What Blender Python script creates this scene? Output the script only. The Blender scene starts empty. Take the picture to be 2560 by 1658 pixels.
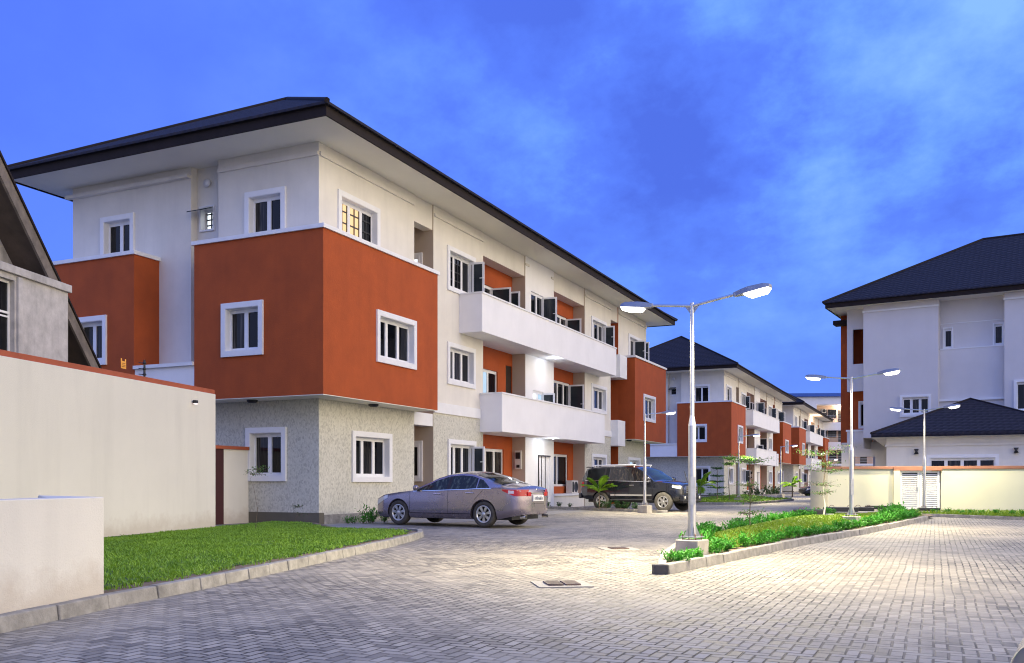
import bpy, bmesh, math, random
from mathutils import Vector, Matrix
R = math.radians
random.seed(7)
S = bpy.context.scene
COL = S.collection

# ------------------------------------------------------------------ materials
MATS = {}
def nmat(name):
    m = bpy.data.materials.new(name); m.use_nodes = True
    nt = m.node_tree; b = nt.nodes['Principled BSDF']
    return m, nt, b
def setc(b, col, rough=.6, metal=0., spec=.5):
    b.inputs['Base Color'].default_value = (*col, 1)
    b.inputs['Roughness'].default_value = rough
    b.inputs['Metallic'].default_value = metal
    b.inputs['Specular IOR Level'].default_value = spec
def math_n(nt, op, a, b=None, c=None):
    n = nt.nodes.new('ShaderNodeMath'); n.operation = op
    for i, v in enumerate((a, b, c)):
        if v is None: continue
        if isinstance(v, (int, float)): n.inputs[i].default_value = v
        else: nt.links.new(v, n.inputs[i])
    return n.outputs[0]
def nt_sep(nt, vec, i):
    s = nt.nodes.new('ShaderNodeSeparateXYZ'); nt.links.new(vec, s.inputs[0]); return s.outputs[i]
def noise_n(nt, scale, detail=4, rough=.6, vec=None, out='Fac'):
    n = nt.nodes.new('ShaderNodeTexNoise'); n.inputs['Scale'].default_value = scale
    n.inputs['Detail'].default_value = detail; n.inputs['Roughness'].default_value = rough
    if vec is not None: nt.links.new(vec, n.inputs['Vector'])
    return n.outputs[out]
def ramp_n(nt, fac, stops):
    r = nt.nodes.new('ShaderNodeValToRGB'); e = r.color_ramp.elements
    while len(e) < len(stops): e.new(.5)
    for i, (p, c) in enumerate(stops):
        e[i].position = p; e[i].color = (*c, 1) if len(c) == 3 else c
    nt.links.new(fac, r.inputs[0]); return r.outputs[0]
def mix_n(nt, fac, a, b, mode='MIX'):
    n = nt.nodes.new('ShaderNodeMix'); n.data_type = 'RGBA'; n.blend_type = mode
    for sock, v in ((n.inputs[0], fac), (n.inputs[6], a), (n.inputs[7], b)):
        if isinstance(v, (int, float)): sock.default_value = v
        elif isinstance(v, tuple): sock.default_value = (*v, 1)
        else: nt.links.new(v, sock)
    return n.outputs[2]
def coord(nt, kind='Object', scale=None, rot=None):
    t = nt.nodes.new('ShaderNodeTexCoord'); o = t.outputs[kind]
    if scale or rot:
        mp = nt.nodes.new('ShaderNodeMapping')
        if scale: mp.inputs['Scale'].default_value = scale
        if rot: mp.inputs['Rotation'].default_value = rot
        nt.links.new(o, mp.inputs[0]); o = mp.outputs[0]
    return o
def bump_n(nt, b, h, strength=.3, dist=.02):
    n = nt.nodes.new('ShaderNodeBump'); n.inputs['Strength'].default_value = strength
    n.inputs['Distance'].default_value = dist
    nt.links.new(h, n.inputs['Height']); nt.links.new(n.outputs[0], b.inputs['Normal'])
def geo_pos(nt):
    return nt.nodes.new('ShaderNodeNewGeometry').outputs['Position']

def mat(name, col, rough=.6, metal=0., var=.12, scale=3., bump=0., bscale=60., spec=.5, stain=0.):
    """plain procedural surface: colour with two octaves of blotches, fine grain bump, optional runs of dirt"""
    m, nt, b = nmat(name); setc(b, col, rough, metal, spec)
    p = coord(nt)
    dark = tuple(c * (1 - var) for c in col); lite = tuple(min(1, c * (1 + var)) for c in col)
    f = noise_n(nt, scale, 6, .62, p)
    c = ramp_n(nt, f, [(.3, dark), (.7, lite)])
    if stain:
        ps = coord(nt, scale=(1.6, 1.6, .18))
        s = noise_n(nt, 1.3, 5, .6, ps)
        sm = ramp_n(nt, s, [(.48, (0, 0, 0)), (.72, (1, 1, 1))])
        c = mix_n(nt, math_n(nt, 'MULTIPLY', sm, stain), c, tuple(x * .45 for x in col))
    nt.links.new(c, b.inputs['Base Color'])
    if bump: bump_n(nt, b, noise_n(nt, bscale, 3, .6, p), bump, .01)
    MATS[name] = m; return m
def add_splash(m, col=(.30, .20, .12), top=.55):
    nt = m.node_tree; b = nt.nodes['Principled BSDF']; src = b.inputs['Base Color'].links[0].from_socket
    p = geo_pos(nt); f = math_n(nt, 'ADD', nt_sep(nt, p, 2), math_n(nt, 'MULTIPLY', noise_n(nt, 2.2, 6, .7, p), -.9))
    k = ramp_n(nt, math_n(nt, 'ADD', f, .38), [(.10, (.34, .34, .34)), (.42, (0, 0, 0))])
    nt.links.new(mix_n(nt, k, src, col), b.inputs['Base Color'])
def emit(name, col, strength):
    m, nt, b = nmat(name); setc(b, (.02, .02, .02), .4)
    b.inputs['Emission Color'].default_value = (*col, 1); b.inputs['Emission Strength'].default_value = strength
    MATS[name] = m; return m

plaster = mat('cream_plaster', (.75, .715, .64), .85, var=.06, scale=.9, bump=.3, bscale=45, stain=.12)
white_wall = mat('white_plaster', (.85, .84, .83), .8, var=.04, scale=.9, bump=.2, bscale=50, stain=.05)
orange = mat('burnt_orange_plaster', (.40, .076, .012), .85, var=.12, scale=1.3, bump=.4, bscale=30, stain=.16)
orange_dim = mat('russet_coping_paint', (.36, .085, .035), .75, var=.12, scale=2, bump=.2)
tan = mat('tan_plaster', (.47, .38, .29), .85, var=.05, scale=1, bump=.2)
white_pvc = mat('white_window_frame', (.80, .80, .80), .45, var=.03, scale=4)
soffit_m = mat('cream_soffit', (.82, .79, .69), .85, var=.04, scale=.4)
ledge_m = mat('white_ledge', (.80, .80, .79), .7, var=.05, scale=2)
plinth_m = mat('brown_plinth_paint', (.13, .115, .085), .85, var=.12, scale=2, bump=.2)
bound_m = mat('boundary_wall_plaster', (.70, .675, .595), .9, var=.035, scale=.6, bump=.35, bscale=60, stain=.12)
gate_wall_m = mat('cream_wall_paint', (.70, .68, .50), .85, var=.04, scale=.7, bump=.15)
concrete = mat('grey_concrete', (.40, .37, .32), .92, var=.22, scale=5, bump=.5, bscale=35, stain=.25)
kerb_m = mat('weathered_kerb', (.285, .27, .24), .93, var=.32, scale=6, bump=.7, bscale=30, stain=.35)
old_conc = mat('streaked_concrete', (.46, .44, .43), .92, var=.2, scale=4, bump=.4, bscale=25, stain=.75)
wood_dark = mat('dark_timber', (.07, .052, .04), .8, var=.3, scale=3, bump=.2)
barge_m = mat('grey_barge_board', (.16, .135, .115), .85, var=.3, scale=6, bump=.3, stain=.5)
dark_door = mat('dark_door', (.03, .024, .02), .35, var=.3, scale=5)
steel = mat('galvanised_steel', (.55, .56, .58), .34, .85, var=.1, scale=12)
alu = mat('lamp_housing_grey', (.30, .31, .34), .4, .5, var=.06)
black_m = mat('black_rubber', (.015, .015, .016), .7, var=.2, scale=20)
tyre_m = mat('dusty_tyre', (.05, .045, .04), .85, var=.4, scale=9, bump=.2)
tyre_d = mat('muddy_tyre', (.10, .094, .083), .9, var=.35, scale=9, bump=.2)
rim_m = mat('alloy_rim', (.62, .62, .63), .3, .8, var=.05)
chrome = mat('chrome', (.8, .8, .8), .12, 1., var=.02)
trim_dark = mat('black_trim', (.012, .012, .014), .4, var=.1)
plate_m = mat('number_plate', (.75, .75, .74), .5, var=.03)
plate_t = mat('plate_lettering', (.06, .09, .16), .5)
acw = mat('off_white_casing', (.62, .60, .55), .5, var=.06)
slab_blk = mat('black_cover_slab', (.02, .02, .021), .55, var=.3, scale=6)
bark = mat('grey_bark', (.13, .10, .07), .9, var=.3, scale=15, bump=.4)
bark_w = mat('whitewashed_bark', (.55, .52, .46), .9, var=.2, scale=10)
soil = mat('bare_soil', (.16, .115, .075), .95, var=.4, scale=7, bump=.6, bscale=25)
sign_y = mat('amber_sign', (.85, .38, .05), .6, var=.05)
blue_roof = mat('blue_roof_edge', (.02, .10, .42), .5)
peach = mat('peach_plaster', (.66, .48, .36), .85, var=.05)
rust = mat('rusty_grate', (.20, .12, .09), .8, var=.3, scale=18)
warm_win = emit('warm_lit_room', (1., .62, .30), .62)
cold_win = emit('cold_lit_room', (.82, .92, 1.), .9)
blue_win = emit('blue_lit_room', (.55, .78, 1.), .45)
lens_m = emit('lit_lamp_lens', (1., .96, .86), 6.)
ceil_lamp = emit('lit_ceiling_lamp', (.86, .92, 1.), 8.)

def car_paint(name, col, metal, rough, coat=1., dirtk=.12):
    m, nt, b = nmat(name); setc(b, col, rough, metal)
    b.inputs['Coat Weight'].default_value = coat; b.inputs['Coat Roughness'].default_value = .06
    p = coord(nt)
    d = noise_n(nt, 2.2, 5, .6, p)
    r = math_n(nt, 'MULTIPLY_ADD', d, .22, rough - .08)
    nt.links.new(r, b.inputs['Roughness'])
    dirt = ramp_n(nt, math_n(nt, 'ADD', noise_n(nt, 5, 5, .6, p), math_n(nt, 'MULTIPLY', nt_sep(nt, p, 2), -.55)), [(.22, (0, 0, 0)), (.6, (1, 1, 1))])
    c = mix_n(nt, math_n(nt, 'MULTIPLY', dirt, dirtk), col, (.16, .13, .10))
    nt.links.new(c, b.inputs['Base Color'])
    MATS[name] = m; return m
add_splash(bound_m)
paint_silver = car_paint('mauve_silver_paint', (.29, .25, .295), .8, .24)
paint_black = car_paint('blue_black_paint', (.010, .012, .022), .15, .16, dirtk=.05)
paint_gold = car_paint('gold_grey_paint', (.42, .40, .34), .6, .25)

def glass_mat(name, col, rough=.04, curtain=None):
    m, nt, b = nmat(name); setc(b, col, rough, 0, .28)
    p = coord(nt)
    if curtain:
        w = noise_n(nt, 2.2, 2, .5, coord(nt, scale=(6, 6, .35)))
        c = ramp_n(nt, w, [(.5, col), (.75, curtain)])
    else:
        c = ramp_n(nt, noise_n(nt, 1.2, 3, .5, p), [(.35, tuple(x * .6 for x in col)), (.7, col)])
    nt.links.new(c, b.inputs['Base Color'])
    bump_n(nt, b, noise_n(nt, 1.1, 1, .5, p), .03, .05)
    MATS[name] = m; return m
glass = glass_mat('dark_window_glass', (.005, .006, .008), .05, (.03, .028, .028))
glass_b = glass_mat('curtained_window_glass', (.012, .012, .014), .05, (.11, .10, .09))
glass_c = glass_mat('black_window_glass', (.004, .005, .007), .04)
GR = random.Random(77)
glass_sash = glass_mat('grey_sash_glass', (.035, .045, .055), .06)
glass_car = glass_mat('tinted_car_glass', (.012, .016, .018), .03)
glass_far = glass_mat('sedan_cabin_glass', (.018, .022, .024), .03, (.10, .13, .11))

def stone_mat():
    m, nt, b = nmat('speckled_stone_cladding'); setc(b, (.4, .4, .36), .9)
    p = coord(nt, scale=(1, 1, .7), rot=(.5, .4, .3))
    v = nt.nodes.new('ShaderNodeTexVoronoi'); v.inputs['Scale'].default_value = 24
    nt.links.new(p, v.inputs['Vector'])
    n1 = noise_n(nt, 24, 5, .7, p); n2 = noise_n(nt, .9, 4, .6, coord(nt))
    f = math_n(nt, 'ADD', math_n(nt, 'MULTIPLY', nt_sep(nt, v.outputs['Color'], 0), .4), math_n(nt, 'MULTIPLY', n1, .6))
    c = ramp_n(nt, f, [(.30, (.47, .455, .385)), (.46, (.60, .585, .50)), (.72, (.67, .65, .56))])
    c = mix_n(nt, .25, c, ramp_n(nt, n2, [(.3, (.55, .55, .5)), (.7, (1, 1, 1))]), 'MULTIPLY')
    nt.links.new(c, b.inputs['Base Color']); bump_n(nt, b, f, .5, .02)
    return m
stone = stone_mat()

def roof_mat(name, col, row=.30):
    """stone-coated steel tiles: rows follow the height, waves follow the plan"""
    m, nt, b = nmat(name); setc(b, col, .85, 0, .22)
    p = coord(nt); z = nt_sep(nt, p, 2)
    wob = math_n(nt, 'SINE', math_n(nt, 'MULTIPLY', math_n(nt, 'ADD', nt_sep(nt, p, 0), nt_sep(nt, p, 1)), 24.))
    rows = math_n(nt, 'FRACT', math_n(nt, 'DIVIDE', math_n(nt, 'ADD', z, math_n(nt, 'MULTIPLY', wob, .012)), row * .5))
    h = math_n(nt, 'SUBTRACT', math_n(nt, 'MULTIPLY', wob, .25), rows)
    edge = ramp_n(nt, rows, [(0, (.06, .06, .06)), (.3, (.8, .8, .8)), (.8, (1.25, 1.25, 1.25)), (1, (1.5, 1.5, 1.5))])
    c = ramp_n(nt, noise_n(nt, 6, 5, .65, p), [(.3, tuple(x * .7 for x in col)), (.7, tuple(x * 1.3 for x in col))])
    c = mix_n(nt, .95, c, edge, 'MULTIPLY')
    nt.links.new(c, b.inputs['Base Color']); bump_n(nt, b, h, 1., .06)
    return m
roof_m = roof_mat('dark_roof_tiles', (.022, .020, .028))
fascia_m = mat('dark_brown_fascia', (.020, .014, .013), .8, spec=.25, var=.2, scale=3, bump=.2)

def coord_pos(nt, pos, sc, rz):
    mp = nt.nodes.new('ShaderNodeMapping'); mp.inputs['Rotation'].default_value = (0, 0, rz); mp.inputs['Scale'].default_value = sc
    nt.links.new(pos, mp.inputs[0]); return mp.outputs[0]
def paver_mat():
    """herringbone concrete blocks 0.2 x 0.1 m with sand in some joints"""
    m, nt, b = nmat('herringbone_pavers'); setc(b, (.3, .3, .28), .85)
    pos = geo_pos(nt)
    mp = nt.nodes.new('ShaderNodeMapping'); mp.inputs['Rotation'].default_value = (0, 0, R(-65.25)); mp.inputs['Scale'].default_value = (11., 11., 11.)
    mp.inputs['Location'].default_value = (400, 400, 0)
    # slight wobble so the rows are laid by hand
    nz = nt.nodes.new('ShaderNodeTexNoise'); nz.inputs['Scale'].default_value = .9; nz.inputs['Detail'].default_value = 2
    nt.links.new(pos, nz.inputs['Vector'])
    va = nt.nodes.new('ShaderNodeVectorMath'); va.operation = 'MULTIPLY_ADD'
    nt.links.new(nz.outputs['Color'], va.inputs[0]); va.inputs[1].default_value = (.045, .045, 0); nt.links.new(pos, va.inputs[2])
    nt.links.new(va.outputs[0], mp.inputs[0])
    x, y = nt_sep(nt, mp.outputs[0], 0), nt_sep(nt, mp.outputs[0], 1)
    i, j = math_n(nt, 'FLOOR', x), math_n(nt, 'FLOOR', y)
    fx, fy = math_n(nt, 'SUBTRACT', x, i), math_n(nt, 'SUBTRACT', y, j)
    k = math_n(nt, 'FLOORED_MODULO', math_n(nt, 'SUBTRACT', i, j), 4.)
    gx, gy = math_n(nt, 'SUBTRACT', 1., fx), math_n(nt, 'SUBTRACT', 1., fy)
    mnx, mny = math_n(nt, 'MINIMUM', fx, gx), math_n(nt, 'MINIMUM', fy, gy)
    def eq(v): return math_n(nt, 'COMPARE', k, v, .1)
    k0, k1, k2, k3 = eq(0.), eq(1.), eq(2.), eq(3.)
    hz = math_n(nt, 'ADD', k0, k1)
    def blend(t, a, c): return math_n(nt, 'ADD', math_n(nt, 'MULTIPLY', t, a), math_n(nt, 'MULTIPLY', math_n(nt, 'SUBTRACT', 1., t), c))
    dh = math_n(nt, 'MINIMUM', mny, blend(k0, fx, gx))
    dv = math_n(nt, 'MINIMUM', mnx, blend(k3, fy, gy))
    d = blend(hz, dh, dv)
    idx, idy = math_n(nt, 'SUBTRACT', i, k1), math_n(nt, 'SUBTRACT', j, k2)
    cb = nt.nodes.new('ShaderNodeCombineXYZ'); nt.links.new(idx, cb.inputs[0]); nt.links.new(idy, cb.inputs[1])
    wn = nt.nodes.new('ShaderNodeTexWhiteNoise'); wn.noise_dimensions = '2D'; nt.links.new(cb.outputs[0], wn.inputs['Vector'])
    rnd = wn.outputs['Value']
    grain = noise_n(nt, 55, 5, .7, pos); blot = noise_n(nt, .32, 5, .6, pos); blot2 = noise_n(nt, 1.7, 5, .65, pos)
    base = ramp_n(nt, rnd, [(0, (.16, .148, .125)), (.15, (.26, .24, .20)), (.6, (.33, .304, .252)), (1, (.43, .39, .32))])
    base = mix_n(nt, .5, base, ramp_n(nt, grain, [(.25, (.6, .6, .6)), (.75, (1.25, 1.25, 1.25))]), 'MULTIPLY')
    base = mix_n(nt, .6, base, ramp_n(nt, blot2, [(.3, (.72, .72, .74)), (.7, (1.15, 1.13, 1.1))]), 'MULTIPLY')
    sandy = ramp_n(nt, blot, [(.44, (0, 0, 0)), (.62, (1, 1, 1))])
    wear = ramp_n(nt, blot2, [(.40, (0, 0, 0)), (.60, (1, 1, 1))])
    jw = math_n(nt, 'SUBTRACT', .17, math_n(nt, 'MULTIPLY', wear, .07))
    joint = math_n(nt, 'SUBTRACT', 1., math_n(nt, 'MINIMUM', 1., math_n(nt, 'MAXIMUM', 0., math_n(nt, 'DIVIDE', math_n(nt, 'SUBTRACT', d, math_n(nt, 'MULTIPLY', jw, .38)), .06))))
    jcol = mix_n(nt, sandy, (.022, .021, .022), (.25, .23, .19))
    c = mix_n(nt, joint, base, jcol)
    dust = math_n(nt, 'MULTIPLY', math_n(nt, 'MULTIPLY', sandy, wear), .5)
    c = mix_n(nt, dust, c, (.36, .325, .265))
    lane = noise_n(nt, .5, 4, .6, coord_pos(nt, pos, (1.9, .28, 1), R(-20)))
    c = mix_n(nt, .7, c, ramp_n(nt, lane, [(.35, (.80, .80, .81)), (.62, (1.12, 1.11, 1.08))]), 'MULTIPLY')
    oil = ramp_n(nt, noise_n(nt, .55, 3, .5, pos, 'Color'), [(.60, (1, 1, 1)), (.72, (.62, .62, .63))])
    c = mix_n(nt, .8, c, oil, 'MULTIPLY')
    nt.links.new(c, b.inputs['Base Color'])
    h = math_n(nt, 'ADD', math_n(nt, 'MULTIPLY', joint, -1.), math_n(nt, 'ADD', math_n(nt, 'MULTIPLY', grain, .14), math_n(nt, 'MULTIPLY', rnd, .35)))
    bump_n(nt, b, h, .8, .015)
    rr = math_n(nt, 'MULTIPLY_ADD', rnd, .2, .68); nt.links.new(rr, b.inputs['Roughness'])
    return m
paver_m = paver_mat()

def leaf_mat(name, c0, c1, trans=.3):
    m, nt, b = nmat(name); setc(b, c0, .55)
    oi = nt.nodes.new('ShaderNodeObjectInfo')
    f = math_n(nt, 'ADD', math_n(nt, 'MULTIPLY', noise_n(nt, 9, 4, .6, geo_pos(nt)), .5), math_n(nt, 'MULTIPLY', oi.outputs['Random'], .25))
    f = math_n(nt, 'ADD', f, math_n(nt, 'MULTIPLY', noise_n(nt, 1.1, 4, .6, geo_pos(nt)), .35))
    c = ramp_n(nt, f, [(.36, c0), (.70, c1)])
    nt.links.new(c, b.inputs['Base Color'])
    t = nt.nodes.new('ShaderNodeBsdfTranslucent'); nt.links.new(c, t.inputs[0])
    mx = nt.nodes.new('ShaderNodeMixShader'); mx.inputs[0].default_value = trans
    out = nt.nodes['Material Output']
    nt.links.new(b.outputs[0], mx.inputs[1]); nt.links.new(t.outputs[0], mx.inputs[2]); nt.links.new(mx.outputs[0], out.inputs[0])
    return m
leaf_hedge = leaf_mat('hedge_leaves', (.030, .19, .012), (.085, .36, .03))
leaf_tree = leaf_mat('sapling_leaves', (.05, .15, .02), (.13, .30, .04))
leaf_palm = leaf_mat('palm_leaflets', (.12, .27, .015), (.30, .50, .03))
leaf_dark = leaf_mat('dark_shrub_leaves', (.015, .06, .012), (.035, .11, .02))
grass_a = leaf_mat('lawn_grass_blades', (.03, .135, .010), (.24, .42, .03), .25)
grass_b = leaf_mat('island_grass_blades', (.10, .21, .008), (.20, .31, .02), .25)
turf_a = mat('lawn_turf', (.035, .085, .015), .95, var=.4, scale=9, bump=.6, bscale=40)
turf_b = mat('island_turf', (.12, .17, .02), .95, var=.4, scale=9, bump=.6, bscale=40)

# ------------------------------------------------------------------ mesh helpers
class MB:
    def __init__(s): s.v = []; s.f = []; s.m = []; s.mats = []; s.smooth = []
    def mi(s, m):
        if m not in s.mats: s.mats.append(m)
        return s.mats.index(m)
    def face(s, pts, m=None, sm=False):
        n = len(s.v); s.v += [tuple(p) for p in pts]; s.f.append(list(range(n, n + len(pts))))
        s.m.append(s.mi(m) if m else 0); s.smooth.append(sm)
    def poly(s, verts, faces, m=None, sm=False):
        n = len(s.v); s.v += [tuple(p) for p in verts]
        k = s.mi(m) if m else 0
        for f in faces: s.f.append([i + n for i in f]); s.m.append(k); s.smooth.append(sm)
    def box(s, x0, x1, y0, y1, z0, z1, m=None, M=None):
        if x0 > x1: x0, x1 = x1, x0
        if y0 > y1: y0, y1 = y1, y0
        if z0 > z1: z0, z1 = z1, z0
        P = [Vector((x, y, z)) for z in (z0, z1) for y in (y0, y1) for x in (x0, x1)]
        if M: P = [M @ p for p in P]
        s.poly(P, [(0, 2, 3, 1), (4, 5, 7, 6), (0, 1, 5, 4), (2, 6, 7, 3), (0, 4, 6, 2), (1, 3, 7, 5)], m)
    def tube(s, p0, p1, r0, r1=None, seg=10, m=None, caps=True, sm=True):
        r1 = r0 if r1 is None else r1
        p0, p1 = Vector(p0), Vector(p1); d = (p1 - p0)
        if d.length < 1e-6: return
        d.normalize(); a = d.orthogonal().normalized(); b = d.cross(a)
        V = []
        for p, r in ((p0, r0), (p1, r1)):
            for i in range(seg):
                t = 2 * math.pi * i / seg; V.append(p + (a * math.cos(t) + b * math.sin(t)) * r)
        F = [(i, (i + 1) % seg, seg + (i + 1) % seg, seg + i) for i in range(seg)]
        s.poly(V, F, m, sm)
        if caps:
            s.face([V[i] for i in range(seg)][::-1], m); s.face([V[seg + i] for i in range(seg)], m)
    def lathe(s, prof, axis='z', seg=24, m=None, o=(0, 0, 0), sm=True):
        V = []
        for (r, h) in prof:
            for i in range(seg):
                t = 2 * math.pi * i / seg
                c, q = r * math.cos(t), r * math.sin(t)
                V.append((o[0] + c, o[1] + q, o[2] + h) if axis == 'z' else (o[0] + c, o[1] + h, o[2] + q))
        F = []
        for k in range(len(prof) - 1):
            for i in range(seg):
                j = (i + 1) % seg; F.append((k * seg + i, k * seg + j, (k + 1) * seg + j, (k + 1) * seg + i))
        s.poly(V, F, m, sm)
    def prism(s, pts, z0, z1, m=None):
        n = len(pts)
        V = [(x, y, z0) for x, y in pts] + [(x, y, z1) for x, y in pts]
        s.poly(V, [tuple(range(n))[::-1], tuple(range(n, 2 * n))] + [(i, (i + 1) % n, n + (i + 1) % n, n + i) for i in range(n)], m)
    def build(s, name, m=None, parent=None, bevel=0., weld=False, recalc=True):
        me = bpy.data.meshes.new(name); me.from_pydata(s.v, [], s.f)
        if m is not None and not s.mats: s.mats = [m]
        for x in s.mats: me.materials.append(x)
        if s.m: me.polygons.foreach_set('material_index', s.m)
        me.polygons.foreach_set('use_smooth', s.smooth)
        if weld or recalc:
            bm = bmesh.new(); bm.from_mesh(me)
            if weld: bmesh.ops.remove_doubles(bm, verts=bm.verts, dist=1e-4)
            if recalc: bmesh.ops.recalc_face_normals(bm, faces=bm.faces)
            bm.to_mesh(me); bm.free()
        me.update()
        o = bpy.data.objects.new(name, me); COL.objects.link(o)
        if parent: o.parent = parent
        if bevel:
            b = o.modifiers.new('bevel', 'BEVEL'); b.width = bevel; b.segments = 2; b.limit_method = 'ANGLE'; b.angle_limit = R(40)
        return o
def tag(o, label, cat, group=None):
    o['label'] = label; o['category'] = cat
    if group: o['group'] = group
    return o
def struct(o): o['kind'] = 'structure'; return o
def stuff(o, label=None):
    o['kind'] = 'stuff'
    if label: o['label'] = label
    return o
def thing(name, label, cat, loc=(0, 0, 0), rz=0., group=None):
    o = bpy.data.objects.new(name, None); COL.objects.link(o); o.empty_display_size = .3
    o.location = loc; o.rotation_euler = (0, 0, rz)
    return tag(o, label, cat, group)
def copy_tree(o, parent=None):
    c = o.copy(); COL.objects.link(c)
    if parent: c.parent = parent
    for ch in list(o.children): copy_tree(ch, c)
    return c

class Pl:
    """a vertical plane: o origin, ax direction along it, nr outward normal"""
    def __init__(s, o, ax, nr): s.o = Vector(o); s.ax = Vector(ax); s.nr = Vector(nr)
    def p(s, a, d, z): return s.o + s.ax * a + s.nr * d + Vector((0, 0, z))
    def box(s, mb, a0, a1, d0, d1, z0, z1, m=None):
        P = [s.p(a, d, z) for z in (z0, z1) for d in (d0, d1) for a in (a0, a1)]
        mb.poly(P, [(0, 2, 3, 1), (4, 5, 7, 6), (0, 1, 5, 4), (2, 6, 7, 3), (0, 4, 6, 2), (1, 3, 7, 5)], m)
    def panel(s, mb, a0, a1, z0, z1, holes=(), d=0., rev=.2, m=None):
        A = sorted({a0, a1, *[h[0] for h in holes], *[h[1] for h in holes]})
        Z = sorted({z0, z1, *[h[2] for h in holes], *[h[3] for h in holes]})
        A = [a for a in A if a0 <= a <= a1]; Z = [z for z in Z if z0 <= z <= z1]
        for i in range(len(A) - 1):
            for j in range(len(Z) - 1):
                ca, cz = (A[i] + A[i + 1]) / 2, (Z[j] + Z[j + 1]) / 2
                if any(h[0] < ca < h[1] and h[2] < cz < h[3] for h in holes): continue
                mb.face([s.p(A[i], d, Z[j]), s.p(A[i + 1], d, Z[j]), s.p(A[i + 1], d, Z[j + 1]), s.p(A[i], d, Z[j + 1])], m)
        for h in holes:
            for q in ([(h[0], h[2]), (h[1], h[2])], [(h[1], h[2]), (h[1], h[3])], [(h[1], h[3]), (h[0], h[3])], [(h[0], h[3]), (h[0], h[2])]):
                mb.face([s.p(q[0][0], d, q[0][1]), s.p(q[1][0], d, q[1][1]), s.p(q[1][0], d - rev, q[1][1]), s.p(q[0][0], d - rev, q[0][1])], m)

def window(bld, pl, a0, a1, z0, z1, panes=3, d=0., trim=.15, bottom=True, openp=None, lit=None, grille=False, flip=False, dep=.15, nm='window', hinge=1):
    """outer trim, frame, mullions, panes; returns the hole in the wall"""
    w = MB(); b0 = z0 + (trim if bottom else 0.)
    h = (a0 + trim, a1 - trim, b0, z1 - trim)
    if trim > 0:
        pl.box(w, a0, a0 + trim, d - .02, d + .06, z0, z1); pl.box(w, a1 - trim, a1, d - .02, d + .06, z0, z1)
        pl.box(w, a0 + trim, a1 - trim, d - .02, d + .06, z1 - trim, z1)
        if bottom: pl.box(w, a0 + trim, a1 - trim, d - .02, d + .06, z0, b0)
    fr = .06; di, do = d - dep - .05, d - dep
    if trim > 0 and dep > 0:
        e = .014; pl.box(w, h[0], h[0] + e, do, d + .05, h[2], h[3]); pl.box(w, h[1] - e, h[1], do, d + .05, h[2], h[3])
        pl.box(w, h[0] + e, h[1] - e, do, d + .05, h[3] - e, h[3]); pl.box(w, h[0] + e, h[1] - e, do, d + .05, h[2], h[2] + e)
    pl.box(w, h[0], h[0] + fr, di, do, h[2], h[3]); pl.box(w, h[1] - fr, h[1], di, do, h[2], h[3])
    pl.box(w, h[0] + fr, h[1] - fr, di, do, h[3] - fr - .06, h[3]); pl.box(w, h[0] + fr, h[1] - fr, di, do, h[2], h[2] + fr + .04)
    W = (h[1] - h[0]) / panes
    for k in range(1, panes):
        c = h[0] + W * k; pl.box(w, c - .065, c + .065, di, do + .005, h[2] + fr + .04, h[3] - fr - .06)
    wo = w.build(nm, white_pvc, bld, recalc=True)
    g = MB()
    for k in range(panes):
        mm = GR.choice((glass, glass_c, glass_c, glass_b))
        if lit and k < len(lit) and lit[k]: mm = lit[k]
        c0, c1 = h[0] + W * k + .05, h[0] + W * (k + 1) - .05
        g.face([pl.p(c0, d - dep - .035, h[2] + .05), pl.p(c1, d - dep - .035, h[2] + .05), pl.p(c1, d - dep - .035, h[3] - .05), pl.p(c0, d - dep - .035, h[3] - .05)], mm)
    g.build('pane', None, wo, recalc=False)
    if grille:
        q = MB()
        for k in range(panes):
            if grille is not True and k not in grille: continue
            c0, c1 = h[0] + W * k + .06, h[0] + W * (k + 1) - .06
            for t in (.0, .5, 1.): 
                c = c0 + (c1 - c0) * t; pl.box(q, c - .02, c + .02, d - dep - .03, d - dep - .01, h[2] + .1, h[3] - .1)
            for t in (.05, .28, .52, .76, .95):
                z = h[2] + (h[3] - h[2]) * t; pl.box(q, c0, c1, d - dep - .03, d - dep - .012, z - .02, z + .02)
        q.build('grille', trim_dark, wo)
    for k in (openp or ()):
        # a casement swung out about its hinge
        hz = h[0] + W * (k + 1) - .02 if hinge > 0 else h[0] + W * k + .02
        sw = W - .02; s = MB()
        ca, sa = math.cos(R(96)), math.sin(R(96))
        def sp(t, o, z): return pl.p(hz - hinge * (t * ca) + hinge * o * sa, d - dep + t * sa + o * ca * 0 + .01, z)
        zz0, zz1 = h[2] + .03, h[3] - .05; f2 = .07
        def sbox(t0, t1, za, zb, o0=-.02, o1=.02, m=None):
            P = [sp(t, o, z) for z in (za, zb) for o in (o0, o1) for t in (t0, t1)]
            s.poly(P, [(0, 2, 3, 1), (4, 5, 7, 6), (0, 1, 5, 4), (2, 6, 7, 3), (0, 4, 6, 2), (1, 3, 7, 5)], m)
        sbox(0, f2, zz0, zz1, m=white_pvc); sbox(sw - f2, sw, zz0, zz1, m=white_pvc)
        sbox(f2, sw - f2, zz0, zz0 + f2, m=white_pvc); sbox(f2, sw - f2, zz1 - f2, zz1, m=white_pvc)
        sbox(f2, sw - f2, zz0 + f2, zz1 - f2, -.004, .004, glass_sash)
        sbox(sw - .16, sw - .02, (zz0 + zz1) / 2 - .015, (zz0 + zz1) / 2 + .012, -.05, -.022, white_pvc)
        s.build('sash', None, wo)
    return h

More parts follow.
